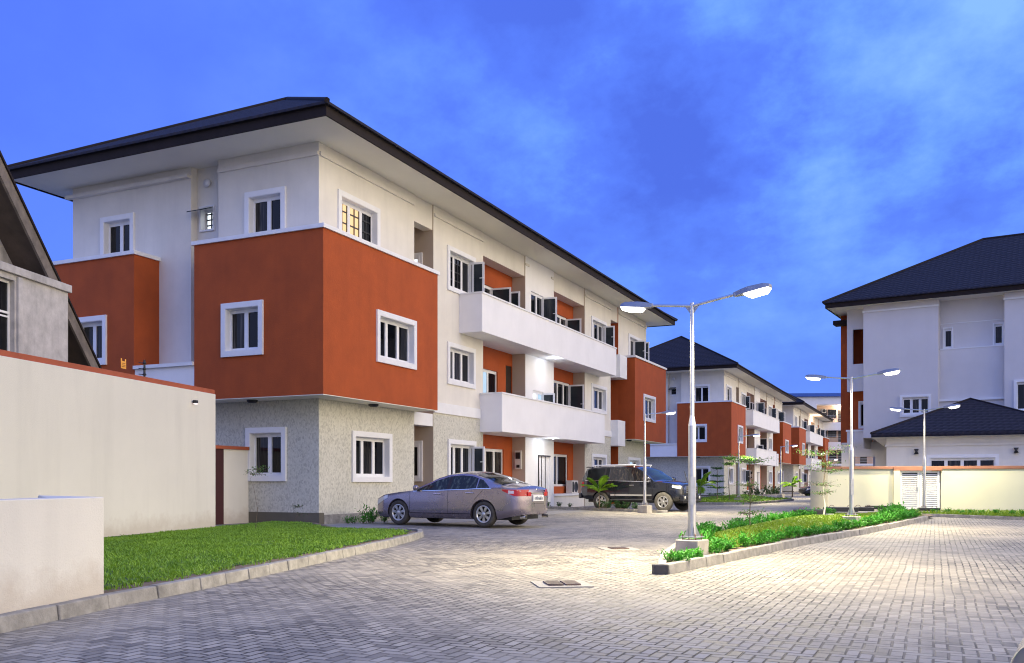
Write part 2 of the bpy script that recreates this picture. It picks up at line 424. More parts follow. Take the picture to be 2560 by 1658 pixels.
# ------------------------------------------------------------------ the apartment block (x along the long face, y into the block, z up)
FT = 10.60
def hip_roof(bld, x0, x1, y0, y1, zf, ze, rise, soff=None, fm=None, name='roof', flare=.10):
    """fascia, soffit, overhanging tile edge and hip slopes"""
    w = (y1 - y0) / 2; cx0, cx1, cy = x0 + w, x1 - w, y0 + w
    if cx1 < cx0: cx0 = cx1 = (x0 + x1) / 2
    r = MB(); e = flare; t = .07
    E0 = [(x0 - e, y0 - e, ze), (x1 + e, y0 - e, ze), (x1 + e, y1 + e, ze), (x0 - e, y1 + e, ze)]
    E1 = [(a, b, ze + t) for a, b, c in E0]
    A, B = (cx0, cy, ze + t + rise), (cx1, cy, ze + t + rise)
    V = E0 + E1 + [A, B]
    r.poly(V, [(0, 1, 5, 4), (1, 2, 6, 5), (2, 3, 7, 6), (3, 0, 4, 7), (0, 3, 2, 1), (4, 5, 9, 8), (5, 6, 9), (6, 7, 8, 9), (7, 4, 8)])
    # hip and ridge capping
    ro = r.build(name, roof_m, bld)
    cp = MB()
    for p, q in ((E1[0], A), (E1[3], A), (E1[1], B), (E1[2], B), (A, B)):
        if (Vector(p) - Vector(q)).length > .1: cp.tube(p, q, .075, .075, 6, fascia_m)
    cp.build('ridge_cap', fascia_m, ro)
    f = MB(); k = .05
    f.box(x0, x1, y0, y0 + k, zf, ze); f.box(x0, x1, y1 - k, y1, zf, ze)
    f.box(x0, x0 + k, y0 + k, y1 - k, zf, ze); f.box(x1 - k, x1, y0 + k, y1 - k, zf, ze)
    f.build('fascia', fascia_m, ro)
    so = MB(); so.box(x0 + k, x1 - k, y0 + k, y1 - k, zf + .04, zf + .08)
    so.build('soffit', soffit_m, ro)
    return ro

def apartment(label, group):
    B = thing('apartment_block', label, 'apartment block', group=group)
    F = Pl((0, 0, 0), (1, 0, 0), (0, -1, 0)); L = Pl((0, 0, 0), (0, 1, 0), (-1, 0, 0))
    Fb = Pl((0, -.79, 0), (1, 0, 0), (0, -1, 0)); Lb = Pl((-.87, 0, 0), (0, 1, 0), (-1, 0, 0))
    Z0, ZB, ZT = -.05, 3.52, FT + .06
    # --- windows first, they give the holes
    H = {}
    H['top1'] = window(B, F, .87, 3.03, 8.04, 9.57, 3, bottom=False, lit=[warm_win, warm_win], grille=True)
    H['box1'] = window(B, Fb, 1.66, 3.89, 4.68, 6.2, 3)
    H['g1'] = window(B, F, 1.57, 3.72, 1.18, 2.69, 3)
    H['topB'] = window(B, F, 7.36, 9.50, 7.93, 9.5, 3, openp=[2], grille=[0, 1])
    H['B2'] = window(B, F, 7.36, 9.49, 4.63, 6.11, 3)
    H['gB'] = window(B, F, 7.4, 9.54, 1.18, 2.69, 3, openp=[2])
    H['topC'] = window(B, F, 22.2, 24.5, 7.93, 9.46, 3, openp=[2])
    H['C2'] = window(B, F, 22.2, 24.52, 4.7, 6.1, 3)
    H['gC'] = window(B, F, 22.25, 24.5, 1.18, 2.6, 3)
    H['top2'] = window(B, F, 28.3, 30.7, 8.04, 9.48, 3, bottom=False, openp=[1, 2])
    H['box2'] = window(B, Fb, 28.54, 30.91, 4.6, 6.1, 3)
    H['g2'] = window(B, F, 28.2, 30.47, 1.18, 2.58, 3, lit=[None, blue_win])
    # left face
    H['LA'] = window(B, L, 1.13, 2.58, 8.04, 9.54, 2, bottom=False)
    H['LB'] = window(B, L, 7.06, 8.49, 8.04, 9.55, 2, d=-.1, bottom=False)
    H['Lbox'] = window(B, Lb, 1.2, 2.67, 4.68, 6.18, 2)
    H['Lbox2'] = window(B, Lb, 7.14, 8.54, 4.72, 6.22, 2)
    H['Lg'] = window(B, L, 1.11, 2.55, 1.2, 2.74, 2)
    H['Ls'] = window(B, L, 4.06, 4.62, 8.72, 9.48, 1, d=-.35, trim=.03, lit=[cold_win], grille=True)
    # awning sash of the small window
    aw = MB(); La = L
    P = [La.p(4.09, -.3, 9.40), La.p(4.62, -.3, 9.40), La.p(4.62, .22, 9.18), La.p(4.09, .22, 9.18)]
    aw.poly([p + Vector((0, 0, dz)) for dz in (0, .03) for p in P], [(0, 1, 2, 3), (7, 6, 5, 4), (0, 4, 5, 1), (1, 5, 6, 2), (2, 6, 7, 3), (3, 7, 4, 0)], glass_sash)
    aw.build('awning_sash', None, B)
    # loggia back-wall windows and doors (plane y=.6)
    G = Pl((0, .6, 0), (1, 0, 0), (0, -1, 0))
    hl = {1: [], 2: []}
    hl[1].append(window(B, G, 10.9, 13.3, 1.0, 2.52, 3, trim=0., dep=.06))
    hl[1].append(window(B, G, 10.3, 12.73, 4.0, 5.66, 3, trim=0., dep=.06, lit=[None, blue_win]))
    hl[1].append(window(B, G, 10.5, 13.1, 7.4, 9.0, 3, trim=0., dep=.06, openp=[1, 2]))
    hl[2].append(window(B, G, 18.0, 20.6, .98, 2.5, 2, trim=0., dep=.06))
    hl[2].append(window(B, G, 18.6, 20.9, 4.0, 5.96, 3, trim=0., dep=.06, openp=[2]))
    hl[2].append(window(B, G, 18.2, 20.5, 7.4, 9.1, 3, trim=0., dep=.06, openp=[2]))
    def door(pl, a0, a1, z0, z1, d, m, nm='door', stripes=False):
        q = MB(); pl.box(q, a0, a1, d - .1, d - .05, z0, z1, m)
        if stripes:
            pl.box(q, a0 - .06, a0, d - .02, d + .03, z0, z1 + .05, dark_door); pl.box(q, a0, a1, d - .02, d + .03, z1, z1 + .05, dark_door)
            for t in (.33, .66): pl.box(q, a0 + (a1 - a0) * t - .02, a0 + (a1 - a0) * t + .02, d - .05, d - .03, z0, z1, dark_door)
        o = q.build(nm, None, B)
        k = MB(); pl.box(k, a0 + .08, a0 + .12, d - .05, d + .0, z0 + .95, z0 + 1.15, steel); k.build('handle', None, o)
        return (a0, a1, z0, z1)
    hl[1].append(door(G, 13.5, 14.12, 3.5, 6.02, 0, dark_door))
    hl[1].append(door(G, 13.5, 14.12, 6.9, 9.2, 0, dark_door))
    hd = door(F, 15.55, 16.85, .12, 2.3, 0, white_wall, 'entrance_door', True)
    hp = window(B, F, 14.95, 16.1, 3.95, 5.1, 2, trim=0., dep=.05, lit=[cold_win, blue_win], openp=[1])
    hp2 = window(B, F, 14.75, 16.1, 7.75, 9.28, 2, trim=0., dep=.05, openp=[1])
    # --- ground floor cladding
    g = MB(); F.panel(g, 0, 5.14, Z0, ZB, [H['g1']]); L.panel(g, 0, 9.77, Z0 + .3, ZB, [H['Lg']]); g.build('stone_cladding', stone, B, weld=True)
    g = MB(); F.panel(g, 6.41, 10.2, Z0, 3.55, [H['gB']]); g.build('stone_cladding', stone, B)
    g = MB(); F.panel(g, 21.3, 25.25, Z0, 3.55, [H['gC']]); g.build('stone_cladding', stone, B)
    g = MB(); F.panel(g, 26.53, 31.8, Z0, ZB, [H['g2']]); Pl((31.8, 0, 0), (0, 1, 0), (1, 0, 0)).panel(g, 0, 9.77, Z0, ZB); g.build('stone_cladding', stone, B, weld=True)
    pm = MB(); pm.box(-.02, .2, -.03, 9.7, Z0, .32); pm.build('plinth', plinth_m, B)
    pm2 = MB(); pm2.box(.21, 5.1, -.035, .1, Z0, .26); pm2.build('plinth', kerb_m, B)
    # --- upper plaster
    u = MB()
    F.panel(u, 0, 5.14, 7.9, ZT, [H['top1']]); u.build('wall', plaster, B); u = MB(); F.panel(u, 6.41, 10.2, 3.55, ZT, [H['topB'], H['B2']])
    u.build('wall', plaster, B); u = MB(); F.panel(u, 21.3, 25.25, 3.55, ZT, [H['topC'], H['C2']]); u.build('wall', plaster, B); u = MB(); F.panel(u, 26.53, 31.8, 7.9, ZT, [H['top2']])
    u.build('wall', plaster, B); u = MB()
    L.panel(u, 0, 3.62, 7.9, ZT, [H['LA']])
    L.panel(u, 3.62, 4.75, 3.4, ZT, [H['Ls']], d=-.35); L.panel(u, 4.75, 9.77, 3.4, ZT, [H['LB']], d=-.1)
    L.box(u, 4.75, 4.752, -.35, -.1, 3.4, ZT); L.box(u, 3.61, 3.62, -.35, 0, 7.9, ZT)
    Pl((31.8, 0, 0), (0, 1, 0), (1, 0, 0)).panel(u, 0, 9.77, ZB, ZT)
    Pl((0, 9.77, 0), (1, 0, 0), (0, 1, 0)).panel(u, 0.1, 31.8, Z0, ZT)
    # lintels over recesses and loggias
    for a0, a1 in ((5.14, 6.41), (10.2, 14.15), (17.3, 21.3), (25.25, 26.53)): 
        q = MB(); F.box(q, a0, a1, -.6 if a1 - a0 > 2 else -.4, -.04, 9.78, ZT); q.build('lintel', plaster, B)
    u.build('wall', plaster, B)
    # --- stair pillar (whiter)
    p = MB(); F.panel(p, 14.15, 17.3, Z0, ZT, [hd, hp, hp2], d=.0, rev=.12)
    p.build('stair_tower_wall', white_wall, B)
    # --- reveals: faces looking back along the long face
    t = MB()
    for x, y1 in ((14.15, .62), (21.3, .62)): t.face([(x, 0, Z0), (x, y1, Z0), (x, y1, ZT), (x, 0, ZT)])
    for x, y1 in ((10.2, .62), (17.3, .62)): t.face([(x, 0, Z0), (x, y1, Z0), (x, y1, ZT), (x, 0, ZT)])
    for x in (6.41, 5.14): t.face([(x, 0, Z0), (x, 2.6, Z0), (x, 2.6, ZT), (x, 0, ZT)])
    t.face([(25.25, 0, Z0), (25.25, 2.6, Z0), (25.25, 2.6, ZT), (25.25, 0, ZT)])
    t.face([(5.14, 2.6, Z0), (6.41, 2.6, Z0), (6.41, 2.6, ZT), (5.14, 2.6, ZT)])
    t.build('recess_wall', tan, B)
    # narrow windows in the recess return
    Rr = Pl((6.405, 0, 0), (0, 1, 0), (-1, 0, 0))
    for z0, z1, lt in ((1.2, 2.6, None), (8.0, 9.05, cold_win)):
        window(B, Rr, .42, 1.3, z0, z1, 1, trim=.1, dep=-.075, lit=[lt])
    ow = MB(); G.panel(ow, 10.2, 14.15, Z0, ZT, hl[1]); ow.build('loggia_wall', orange, B)
    ow = MB(); G.panel(ow, 17.3, 21.3, Z0, ZT, hl[2]); ow.build('loggia_wall', orange, B); ow = MB()
    ow.face([(26.53, 0, Z0), (26.53, 2.6, Z0), (26.53, 2.6, ZT), (26.53, 0, ZT)])
    ow.face([(25.25, 2.6, Z0), (26.53, 2.6, Z0), (26.53, 2.6, ZT), (25.25, 2.6, ZT)])
    ow.build('loggia_wall', orange, B)
    # --- projecting orange boxes
    def obox(x0, x1, y0, y1, front, left, hf, hlft, right=True):
        q = MB()
        if front: Pl((0, y0, 0), (1, 0, 0), (0, -1, 0)).panel(q, x0, x1, ZB, 7.94, hf)
        else: q.face([(x0, y0, ZB), (x1, y0, ZB), (x1, y0, 7.94), (x0, y0, 7.94)])
        Pl((x0, 0, 0), (0, 1, 0), (-1, 0, 0)).panel(q, y0, y1, ZB, 7.94, hlft)
        if right: q.face([(x1, y0, ZB), (x1, y1, ZB), (x1, y1, 7.94), (x1, y0, 7.94)])
        q.face([(x0, y1, ZB), (x1, y1, ZB), (x1, y1, 7.94), (x0, y1, 7.94)])
        o = q.build('orange_box', orange, B)
        c = MB(); c.box(x0 - .06, x1 + .06, y0 - .06, y1 + .06, 7.94, 8.05); c.build('coping', ledge_m, o)
        s = MB(); s.box(x0 + .004, x1 - .004, y0 + .004, y1 - .004, ZB - .02, ZB + .05); s.build('soffit', soffit_m, o)
    obox(-.87, 5.3, -.79, 3.70, True, True, [H['box1']], [H['Lbox']])
    obox(-.87, .4, 6.04, 10.6, False, True, [], [H['Lbox2']])
    obox(27.0, 33.28, -.79, 3.70, True, False, [H['box2']], [])
    # link parapet between the two boxes on the end face
    lk = MB(); lk.box(-.85, .0, 3.71, 6.03, ZB, 4.52); lo = lk.build('link_parapet', white_wall, B)
    lc = MB(); lc.box(-.93, .05, 3.71, 6.03, 4.52, 4.62); lc.build('coping', ledge_m, lo)
    # --- balconies
    def balcony(a0, a1, zb, zt, y0=-.92, y1=.58):
        q = MB(); th = .14
        q.box(a0, a1, y0, y0 + th, zb, zt); q.box(a0, a0 + th, y0 + th, -.003, zb, zt); q.box(a1 - th, a1, y0 + th, -.003, zb, zt)
        q.box(a0 + th, a1 - th, y0 + th, -.003, zb, zb + .2)
        for c0, c1 in ((10.2, 14.15), (17.3, 21.3)): q.box(c0 + .01, c1 - .01, -.003, .6, zb, zb + .2)
        o = q.build('balcony', white_wall, B)
        c = MB(); k = .035
        c.box(a0 - k, a1 + k, y0 - k, y0 + th + k, zt, zt + .06); c.box(a0 - k, a0 + th + k, y0 + th + k, -.003, zt, zt + .06)
        c.box(a1 - th - k, a1 + k, y0 + th + k, -.003, zt, zt + .06); c.build('coping', ledge_m, o)
    balcony(8.28, 23.4, 6.54, 7.90); balcony(9.93, 21.6, 3.06, 4.47)
    # ledges and cornices
    def bits(nm, m, pl, rows):
        for r in rows:
            q = MB(); pl.box(q, *r); q.build(nm, m, B)
    bits('ledge', ledge_m, F, [(6.41, 9.9, .002, .05, 3.56, 3.92), (21.7, 25.25, .002, .05, 3.56, 3.86), (5.15, 6.40, -.45, -.02, 3.08, 3.50), (25.3, 26.5, -.9, .5, 6.7, 7.9), (25.25, 26.5, -.5, .4, 3.1, 4.45)] + [(a0 + .01, a1 - .01, -.6, .03, .55, .64) for a0, a1 in ((17.3, 21.3), (10.2, 14.15))])
    bits('loggia_plinth', plaster, F, [(a0 + .01, a1 - .01, -.2, -.03, Z0, .55) for a0, a1 in ((17.3, 21.3), (10.2, 14.15))])
    bits('cornice', plaster, F, [(a0, a1, .002, .06, 10.26, 10.37) for a0, a1 in ((0.02, 5.10), (6.45, 10.15), (21.35, 25.2), (26.55, 31.75))] + [(a0, a1, .002, .05, 10.24, 10.33) for a0, a1 in ((14.15, 14.5), (16.95, 17.3))])
    bits('cornice', plaster, L, [(.0, 3.6, .002, .06, 10.26, 10.37), (4.76, 9.95, -.098, .06, 10.30, 10.40)])
    hip_roof(B, -1.5, 33.3, -1.35, 10.8, FT, 10.86, 3.45)
    # under-box lamps, little details
    for (x, y) in ((-.4, 2.0), (2.2, -.35), (27.5, -.3)):
        q = MB(); q.lathe([(0.001, -.09), (.1, -.085), (.15, -.05), (.155, 0)], seg=14, o=(x, y, ZB - .02), m=trim_dark); q.build('ceiling_lamp', None, B)
    q = MB(); q.lathe([(.001, .0), (.12, .0), (.12, .05), (.001, .05)], 'z', 12); vo = q.build('vent_cap', white_pvc, B)
    vo.location = (.3, 4.3, 10.15); vo.rotation_euler = (0, R(-90), 0)
    # electricity meter on the tan pier
    mt = MB(); mt.box(14.05, 14.15, .16, .44, 1.72, 2.50, acw); mt.box(14.03, 14.05, .2, .40, 2.15, 2.42, trim_dark); mt.box(14.03, 14.05, .22, .36, 1.78, 1.90, trim_dark)
    mt.build('meter_box', None, B)
    return B

EU = Vector((math.sin(R(24.75)), math.cos(R(24.75)), 0)); EN = Vector((math.cos(R(24.75)), -math.sin(R(24.75)), 0))
P0 = Vector((-5.366, 25.5, 0)); RZ = R(90 - 24.75)
BG = 'identical apartment blocks along the road'
B1 = apartment('largest three storey apartment block, behind the parked silver sedan', BG)
B1.location = P0; B1.rotation_euler = (0, 0, RZ)
B2 = copy_tree(B1); B2.location = P0 + EU * 55.27 - EN * .3 + Vector((0, 0, -.2)); B2['label'] = 'middle apartment block with orange box, beyond the black four wheel drive'
B3 = copy_tree(B1); B3.location = P0 + EU * 94.0 + Vector((0, 0, -.2)); B3['label'] = 'farthest pinkish apartment block of the row, smallest in view'
for blk in (B2, B3):
    for ch in blk.children_recursive:
        if ch.name.startswith('pane') and any(sl.material in (cold_win, warm_win, blue_win) for sl in ch.material_slots):
            for sl in ch.material_slots:
                if sl.material in (cold_win, warm_win, blue_win): sl.link = 'OBJECT'; sl.material = glass
def bl(u, n, z): return P0 + EU * u + EN * n + Vector((0, 0, z))

# ------------------------------------------------------------------ camera
cam = bpy.data.cameras.new('camera'); co = bpy.data.objects.new('camera', cam); COL.objects.link(co)
co.location = (0, 0, 1.17); co.rotation_euler = (R(90), 0, 0)
cam.sensor_width = 36; cam.lens = 36 * 2295 / 2560; cam.shift_y = (1206 - 829) / 2560; cam.clip_end = 2000; cam.clip_start = .05
S.camera = co
S.view_settings.view_transform = 'Standard'; S.view_settings.look = 'None'; S.view_settings.exposure = 1.0; S.view_settings.gamma = 1

# ------------------------------------------------------------------ ground
g = MB(); g.face([(-700, -60, -.06), (700, -60, -.06), (700, 1200, -.06), (-700, 1200, -.06)]); struct(g.build('ground', soil))
g = MB(); g.face([(-60, -14, 0), (90, -14, 0), (110, 200, 0), (-60, 200, 0)]); struct(g.build('paved_road', paver_m))
def kerb(pts, h=.13, w=.13, name='kerb', blk=.62, jitter=.006, lean=.02):
    """separate kerb stones along a line; the outer (road) side is to the right of travel"""
    mb = MB(); rng = random.Random(len(pts) * 31 + int(pts[0][0] * 10))
    L = [Vector((p[0], p[1], 0)) for p in pts]
    # resample
    d = 0; segs = []
    for a, b in zip(L[:-1], L[1:]):
        n = max(1, round((b - a).length / blk))
        for i in range(n): segs.append((a.lerp(b, i / n), a.lerp(b, (i + 1) / n)))
    for a, b in segs:
        t = (b - a).normalized(); nl = Vector((-t.y, t.x, 0)); gap = t * .006
        j = rng.uniform(-jitter, jitter); z = h + rng.uniform(-jitter, jitter) * 1.3
        p = [a + gap + nl * j, b - gap + nl * j, b - gap + nl * (w + j), a + gap + nl * (w + j)]
        top = [p[0] + nl * lean, p[1] + nl * lean, p[2], p[3]]
        V = [(q.x, q.y, -.02) for q in p] + [(q.x, q.y, z) for q in top]
        mb.poly(V, [(3, 2, 1, 0), (4, 5, 6, 7), (0, 1, 5, 4), (1, 2, 6, 5), (2, 3, 7, 6), (3, 0, 4, 7)])
    o = mb.build(name, kerb_m, bevel=.012); return struct(o)
def flat(name, pts, z, m):
    q = MB(); q.face([(x, y, z) for x, y in pts], m); return struct(q.build(name, None, recalc=False))

# left lawn with its kerb
KL = [(-4.6, 1.0), (-4.28, 4.0), (-3.95, 7.09), (-3.73, 8.51), (-3.38, 10.0), (-2.96, 12.2), (-2.60, 14.2), (-2.22, 16.4), (-1.97, 18.3), (-1.88, 19.6), (-1.98, 20.4), (-2.3, 20.9)]
kerb(KL)
LAWN = [(-4.45, 4.0), (-4.10, 7.1), (-3.87, 8.55), (-3.52, 10.0), (-3.1, 12.2), (-2.74, 14.2), (-2.36, 16.4), (-2.11, 18.3), (-2.03, 19.6), (-2.12, 20.3), (-2.4, 20.8), (-4.2, 21.75), (-5.2, 24.4), (-6.6, 25.2), (-7.2, 22.0), (-8.4, 15.2), (-10, 4)]
flat('lawn_soil', LAWN, .095, soil)
TURF = [(-4.65, 4.0), (-4.5, 7.1), (-4.3, 8.5), (-3.92, 10.0), (-3.45, 12.2), (-3.04, 14.2), (-2.62, 16.4), (-2.36, 18.3), (-2.25, 19.6), (-2.22, 20.3), (-2.6, 20.8), (-4.3, 21.65), (-5.3, 24.2), (-6.6, 25.0), (-7.2, 22.0), (-8.4, 15.2), (-10, 4)]
flat('lawn', TURF, .105, turf_a)

def inside(x, y, P):
    c = False; n = len(P); j = n - 1
    for i in range(n):
        if (P[i][1] > y) != (P[j][1] > y) and x < (P[j][0] - P[i][0]) * (y - P[i][1]) / (P[j][1] - P[i][1]) + P[i][0]: c = not c
        j = i
    return c
def grass(name, P, zf, n, h, m, label, seed=1, w=.006, bbox=None, thin=None):
    rng = random.Random(seed); V = []; F = []
    xs = [p[0] for p in P]; ys = [p[1] for p in P]
    x0, x1, y0, y1 = bbox or (min(xs), max(xs), min(ys), max(ys)); k = 0; tries = 0
    while k < n and tries < n * 8:
        tries += 1
        x, y = rng.uniform(x0, x1), rng.uniform(y0, y1)
        if not inside(x, y, P): continue
        z = zf(x, y) if callable(zf) else zf
        if thin and rng.random() > thin(x, y): continue
        a = rng.uniform(0, 6.283); hh = h * rng.uniform(.45, 1.3); ww = w * rng.uniform(.7, 1.5) * (1 + y / 16)
        lx, ly = rng.gauss(0, .55) * hh, rng.gauss(0, .55) * hh
        cx, cy = math.cos(a) * ww, math.sin(a) * ww; b = len(V)
        V += [(x - cx, y - cy, z), (x + cx, y + cy, z), (x + cx * .7 + lx * .4, y + cy * .7 + ly * .4, z + hh * .6), (x - cx * .7 + lx * .4, y - cy * .7 + ly * .4, z + hh * .6), (x + lx, y + ly, z + hh)]
        F += [(b, b + 1, b + 2, b + 3), (b + 3, b + 2, b + 4)]; k += 1
    me = bpy.data.meshes.new(name); me.from_pydata(V, [], F); me.materials.append(m); me.update()
    o = bpy.data.objects.new(name, me); COL.objects.link(o); stuff(o, label); return o
def edge_d(x, y, P):
    best = 9
    for i in range(len(P)):
        ax, ay = P[i - 1]; bx, by = P[i]; t = max(0, min(1, ((x - ax) * (bx - ax) + (y - ay) * (by - ay)) / ((bx - ax) ** 2 + (by - ay) ** 2)))
        best = min(best, math.hypot(x - ax - t * (bx - ax), y - ay - t * (by - ay)))
    return best
from mathutils import noise as MN
def lawn_thin(x, y):
    e = edge_d(x, y, LAWN); n = MN.noise(Vector((x * 2.1, y * 2.1, 0))); n2 = MN.noise(Vector((x * .6, y * .6, 5)))
    return max(.0, min(1., (e - .17 + n * .2) / .26)) * (1. if n + n2 < .55 else .35)
grass('lawn_grass', LAWN, .095, 105000, .044, grass_a, 'short green lawn grass beside the cream boundary wall', 3, bbox=(-8.2, -2.0, 8.2, 25.2), thin=lawn_thin, w=.0042)

# island with its two kerb lines
KI1 = [(1.83, 11.72), (2.10, 13.2), (2.72, 15.6), (3.42, 18.4), (4.35, 20.3), (6.1, 23.8), (8.2, 27.6), (10.5, 31.2)]
KI2 = [(2.0, 11.66), (3.08, 13.3), (5.32, 16.9), (8.05, 20.8), (10.5, 24.6), (12.9, 28.4)]
kerb(KI1[::-1]); kerb(KI2[::-1][::-1])
# dark end stone of the tip
ts = MB(); ts.prism([(1.80, 11.64), (1.985, 11.64), (2.02, 11.76), (1.79, 11.76)], -.02, .125); struct(ts.build('kerb', mat('dark_kerb_stone', (.07, .068, .07), .9, var=.2, scale=8, bump=.5), bevel=.015))
ISL = [(1.98, 11.9), (2.24, 13.2), (2.86, 15.6), (3.55, 18.35), (4.48, 20.2), (6.2, 23.7), (8.35, 27.5), (10.6, 31.0), (12.0, 33.9), (15.0, 33.5), (13.6, 29.6), (12.75, 28.5), (10.38, 24.7), (7.93, 20.9), (5.2, 17.0), (2.97, 13.4)]
flat('island_soil', ISL, .095, soil)
def shrink(P, k):
    cx = sum(p[0] for p in P) / len(P); cy = sum(p[1] for p in P) / len(P)
    out = []
    for x, y in P:
        d = math.hypot(x - cx, y - cy); out.append((x - (x - cx) / d * k, y - (y - cy) / d * k))
    return out
ISLT = [(2.5, 13.0), (3.05, 15.6), (3.75, 18.3), (4.7, 20.2), (6.4, 23.6), (8.5, 27.4), (10.8, 31.0), (12.1, 33.8), (14.8, 33.4), (13.2, 29.6), (12.4, 28.5), (10.05, 24.7), (7.6, 20.9), (4.9, 17.1), (2.95, 13.9)]
def mound(x, y):
    t = min(1, edge_d(x, y, ISLT) / 1.0); return .10 + .17 * t * t * (3 - 2 * t) * max(0., min(1., (28.3 - y) / 4))
q = MB(); GS = .25
for i in range(52):
    for j in range(88):
        x, y = 2.4 + i * GS, 12.8 + j * GS
        if inside(x + GS / 2, y + GS / 2, ISLT): q.face([(u, v, mound(u, v) + .004) for u, v in ((x, y), (x + GS, y), (x + GS, y + GS), (x, y + GS))])
struct(q.build('island_lawn', turf_b, weld=True))
grass('island_grass', ISLT, mound, 40000, .045, grass_b, 'bright yellow green grass on the road island', 5, w=.006)

# strip of planting by the right wall
KR = [(13.55, 31.2), (14.4, 30.9), (15.8, 28.4), (17.5, 25.6)]
STR = [(13.7, 31.6), (14.5, 31.05), (15.95, 28.5), (17.6, 25.7), (22, 25.7), (19.5, 32.8), (13.8, 34.0)]
kerb(KR[::-1], h=.10, w=.1); flat('verge_lawn', STR, .10, turf_b)
grass('verge_grass', STR, .10, 5000, .10, grass_b, 'grass verge at the foot of the right hand cream wall', 6, w=.008)

# strip by the black four wheel drive
KS = [(1.2, 41.0), (1.45, 40.7), (3.7, 37.55), (5.5, 35.0), (5.75, 34.85), (5.95, 35.0)]
kerb(KS, h=.11, w=.10)
SS = [(1.4, 40.95), (3.80, 37.62), (5.62, 35.05), (5.9, 35.15), (4.2, 37.75), (1.6, 41.3)]
flat('strip_soil', SS, .10, soil)
# second island in front of the middle block
K2 = [(9.5, 48.2), (11.0, 47.6), (12.6, 48.3), (15.5, 53.5), (18.0, 58.6), (18.2, 59.8), (17.2, 60.4)]
kerb(K2, blk=.9); I2 = [(9.6, 48.4), (11.0, 47.8), (12.5, 48.45), (15.4, 53.7), (17.9, 58.8), (18.0, 59.7), (17.2, 60.2), (19.2, 76), (17.4, 72.5), (12.5, 61), (9.4, 52)]
flat('far_lawn', I2, .10, turf_b); grass('far_grass', I2, .10, 9000, .10, grass_b, 'lawn in front of the middle apartment block', 8, w=.008)
# apron at the foot of the big block
flat('building_apron', [(-5.0, 25.2), (-4.2, 22.4), (-3.2, 23.4), (.4, 31.0), (4, 39), (3, 40)], .004, mat('apron_concrete', (.26, .25, .235), .9, var=.2, scale=2, bump=.3))

# ------------------------------------------------------------------ walls on the left
def wall_line(name, label, a, b, z0, z1, th, m, cap=None, cap_h=.1, cap_w=.05, cap_m=None, cat='wall'):
    a, b = Vector((*a, 0)), Vector((*b, 0)); t = b - a; ln = t.length
    o = thing(name, label, cat, a, math.atan2(t.y, t.x))
    w = MB(); w.box(0, ln, 0, th, z0, z1); w.build('wall_face', m, o, bevel=.01)
    if cap_m:
        c = MB(); c.box(-cap_w, ln + cap_w, -cap_w, th + cap_w, z1, z1 + cap_h); c.build('coping', cap_m, o, bevel=.008)
    return o
wall_line('boundary_wall', 'tall cream boundary wall with russet coping beside the left lawn', (-7.07, 21.9), (-10.9, 3.5), -.05, 3.27, -.25, bound_m, True, .11, .05, orange_dim)
lw = thing('low_wall', 'low cream wall standing on the kerb at the left edge', 'low wall')
q = MB(); q.prism([(-4.50, 2.8), (-4.065, 7.25), (-3.84, 8.64), (-5.02, 9.72), (-4.24, 8.38), (-4.21, 7.25), (-4.65, 2.8)], .09, 1.032); q.build('wall_face', bound_m, lw, bevel=.01)
# short cream wall with dark red end in front of the block
o = thing('garden_wall', 'short cream wall with russet cap joining the stone clad end face', 'wall', P0, RZ)
q = MB(); q.box(-1.06, -.02, 2.46, 2.62, .0, 2.10); q.build('wall_face', bound_m, o)
q = MB(); q.box(-1.42, -.02, 2.40, 2.68, 2.10, 2.19); q.build('coping', orange_dim, o)
q = MB(); q.box(-1.38, -1.06, 2.44, 2.70, 0, 2.10); q.build('end_post', mat('dark_red_paint', (.05, .010, .012), .8), o)
# wall light, electric fence post and sign on the boundary wall
wd = (Vector((-10.9, 3.5, 0)) - Vector((-7.07, 21.9, 0))).normalized(); wn = Vector((-wd.y, wd.x, 0)); 
def onwall(t, out, z): return Vector((-7.07, 21.9, 0)) + wd * t + wn * out + Vector((0, 0, z))
if (onwall(0, 1, 0) - Vector((0, 20, 0))).length > (onwall(0, -1, 0) - Vector((0, 20, 0))).length: wn = -wn
o = thing('wall_lamp', 'small black lamp fixed high on the cream boundary wall', 'wall lamp', onwall(1.0, .02, 2.99), math.atan2(wn.y, wn.x))
q = MB(); q.box(0, .09, -.045, .045, -.02, .05, trim_dark); q.build('housing', None, o, bevel=.01)
q = MB(); q.box(.02, .08, -.035, .035, -.04, -.021, emit('dim_lens', (1, .8, .8), 1.1)); q.build('lens', None, o)
o = thing('fence_post', 'black electric fence post with insulators on the boundary wall coping', 'fence post', onwall(2.7, -.1, 3.38))
q = MB(); q.tube((0, 0, 0), (0, 0, .36), .022); q.build('post', trim_dark, o)
for z in (.03, .15, .27):
    q = MB(); q.lathe([(.02, 0), (.04, .01), (.04, .03), (.02, .05)], seg=10, o=(0, 0, z)); q.tube((0, 0, z + .02), (-.11, -.03, z + .03), .008, None, 6); q.build('insulator', trim_dark, o)
o = thing('warning_sign', 'small amber plate hanging above the boundary wall coping', 'sign', onwall(3.42, -.1, 3.47), math.atan2(wd.y, wd.x))
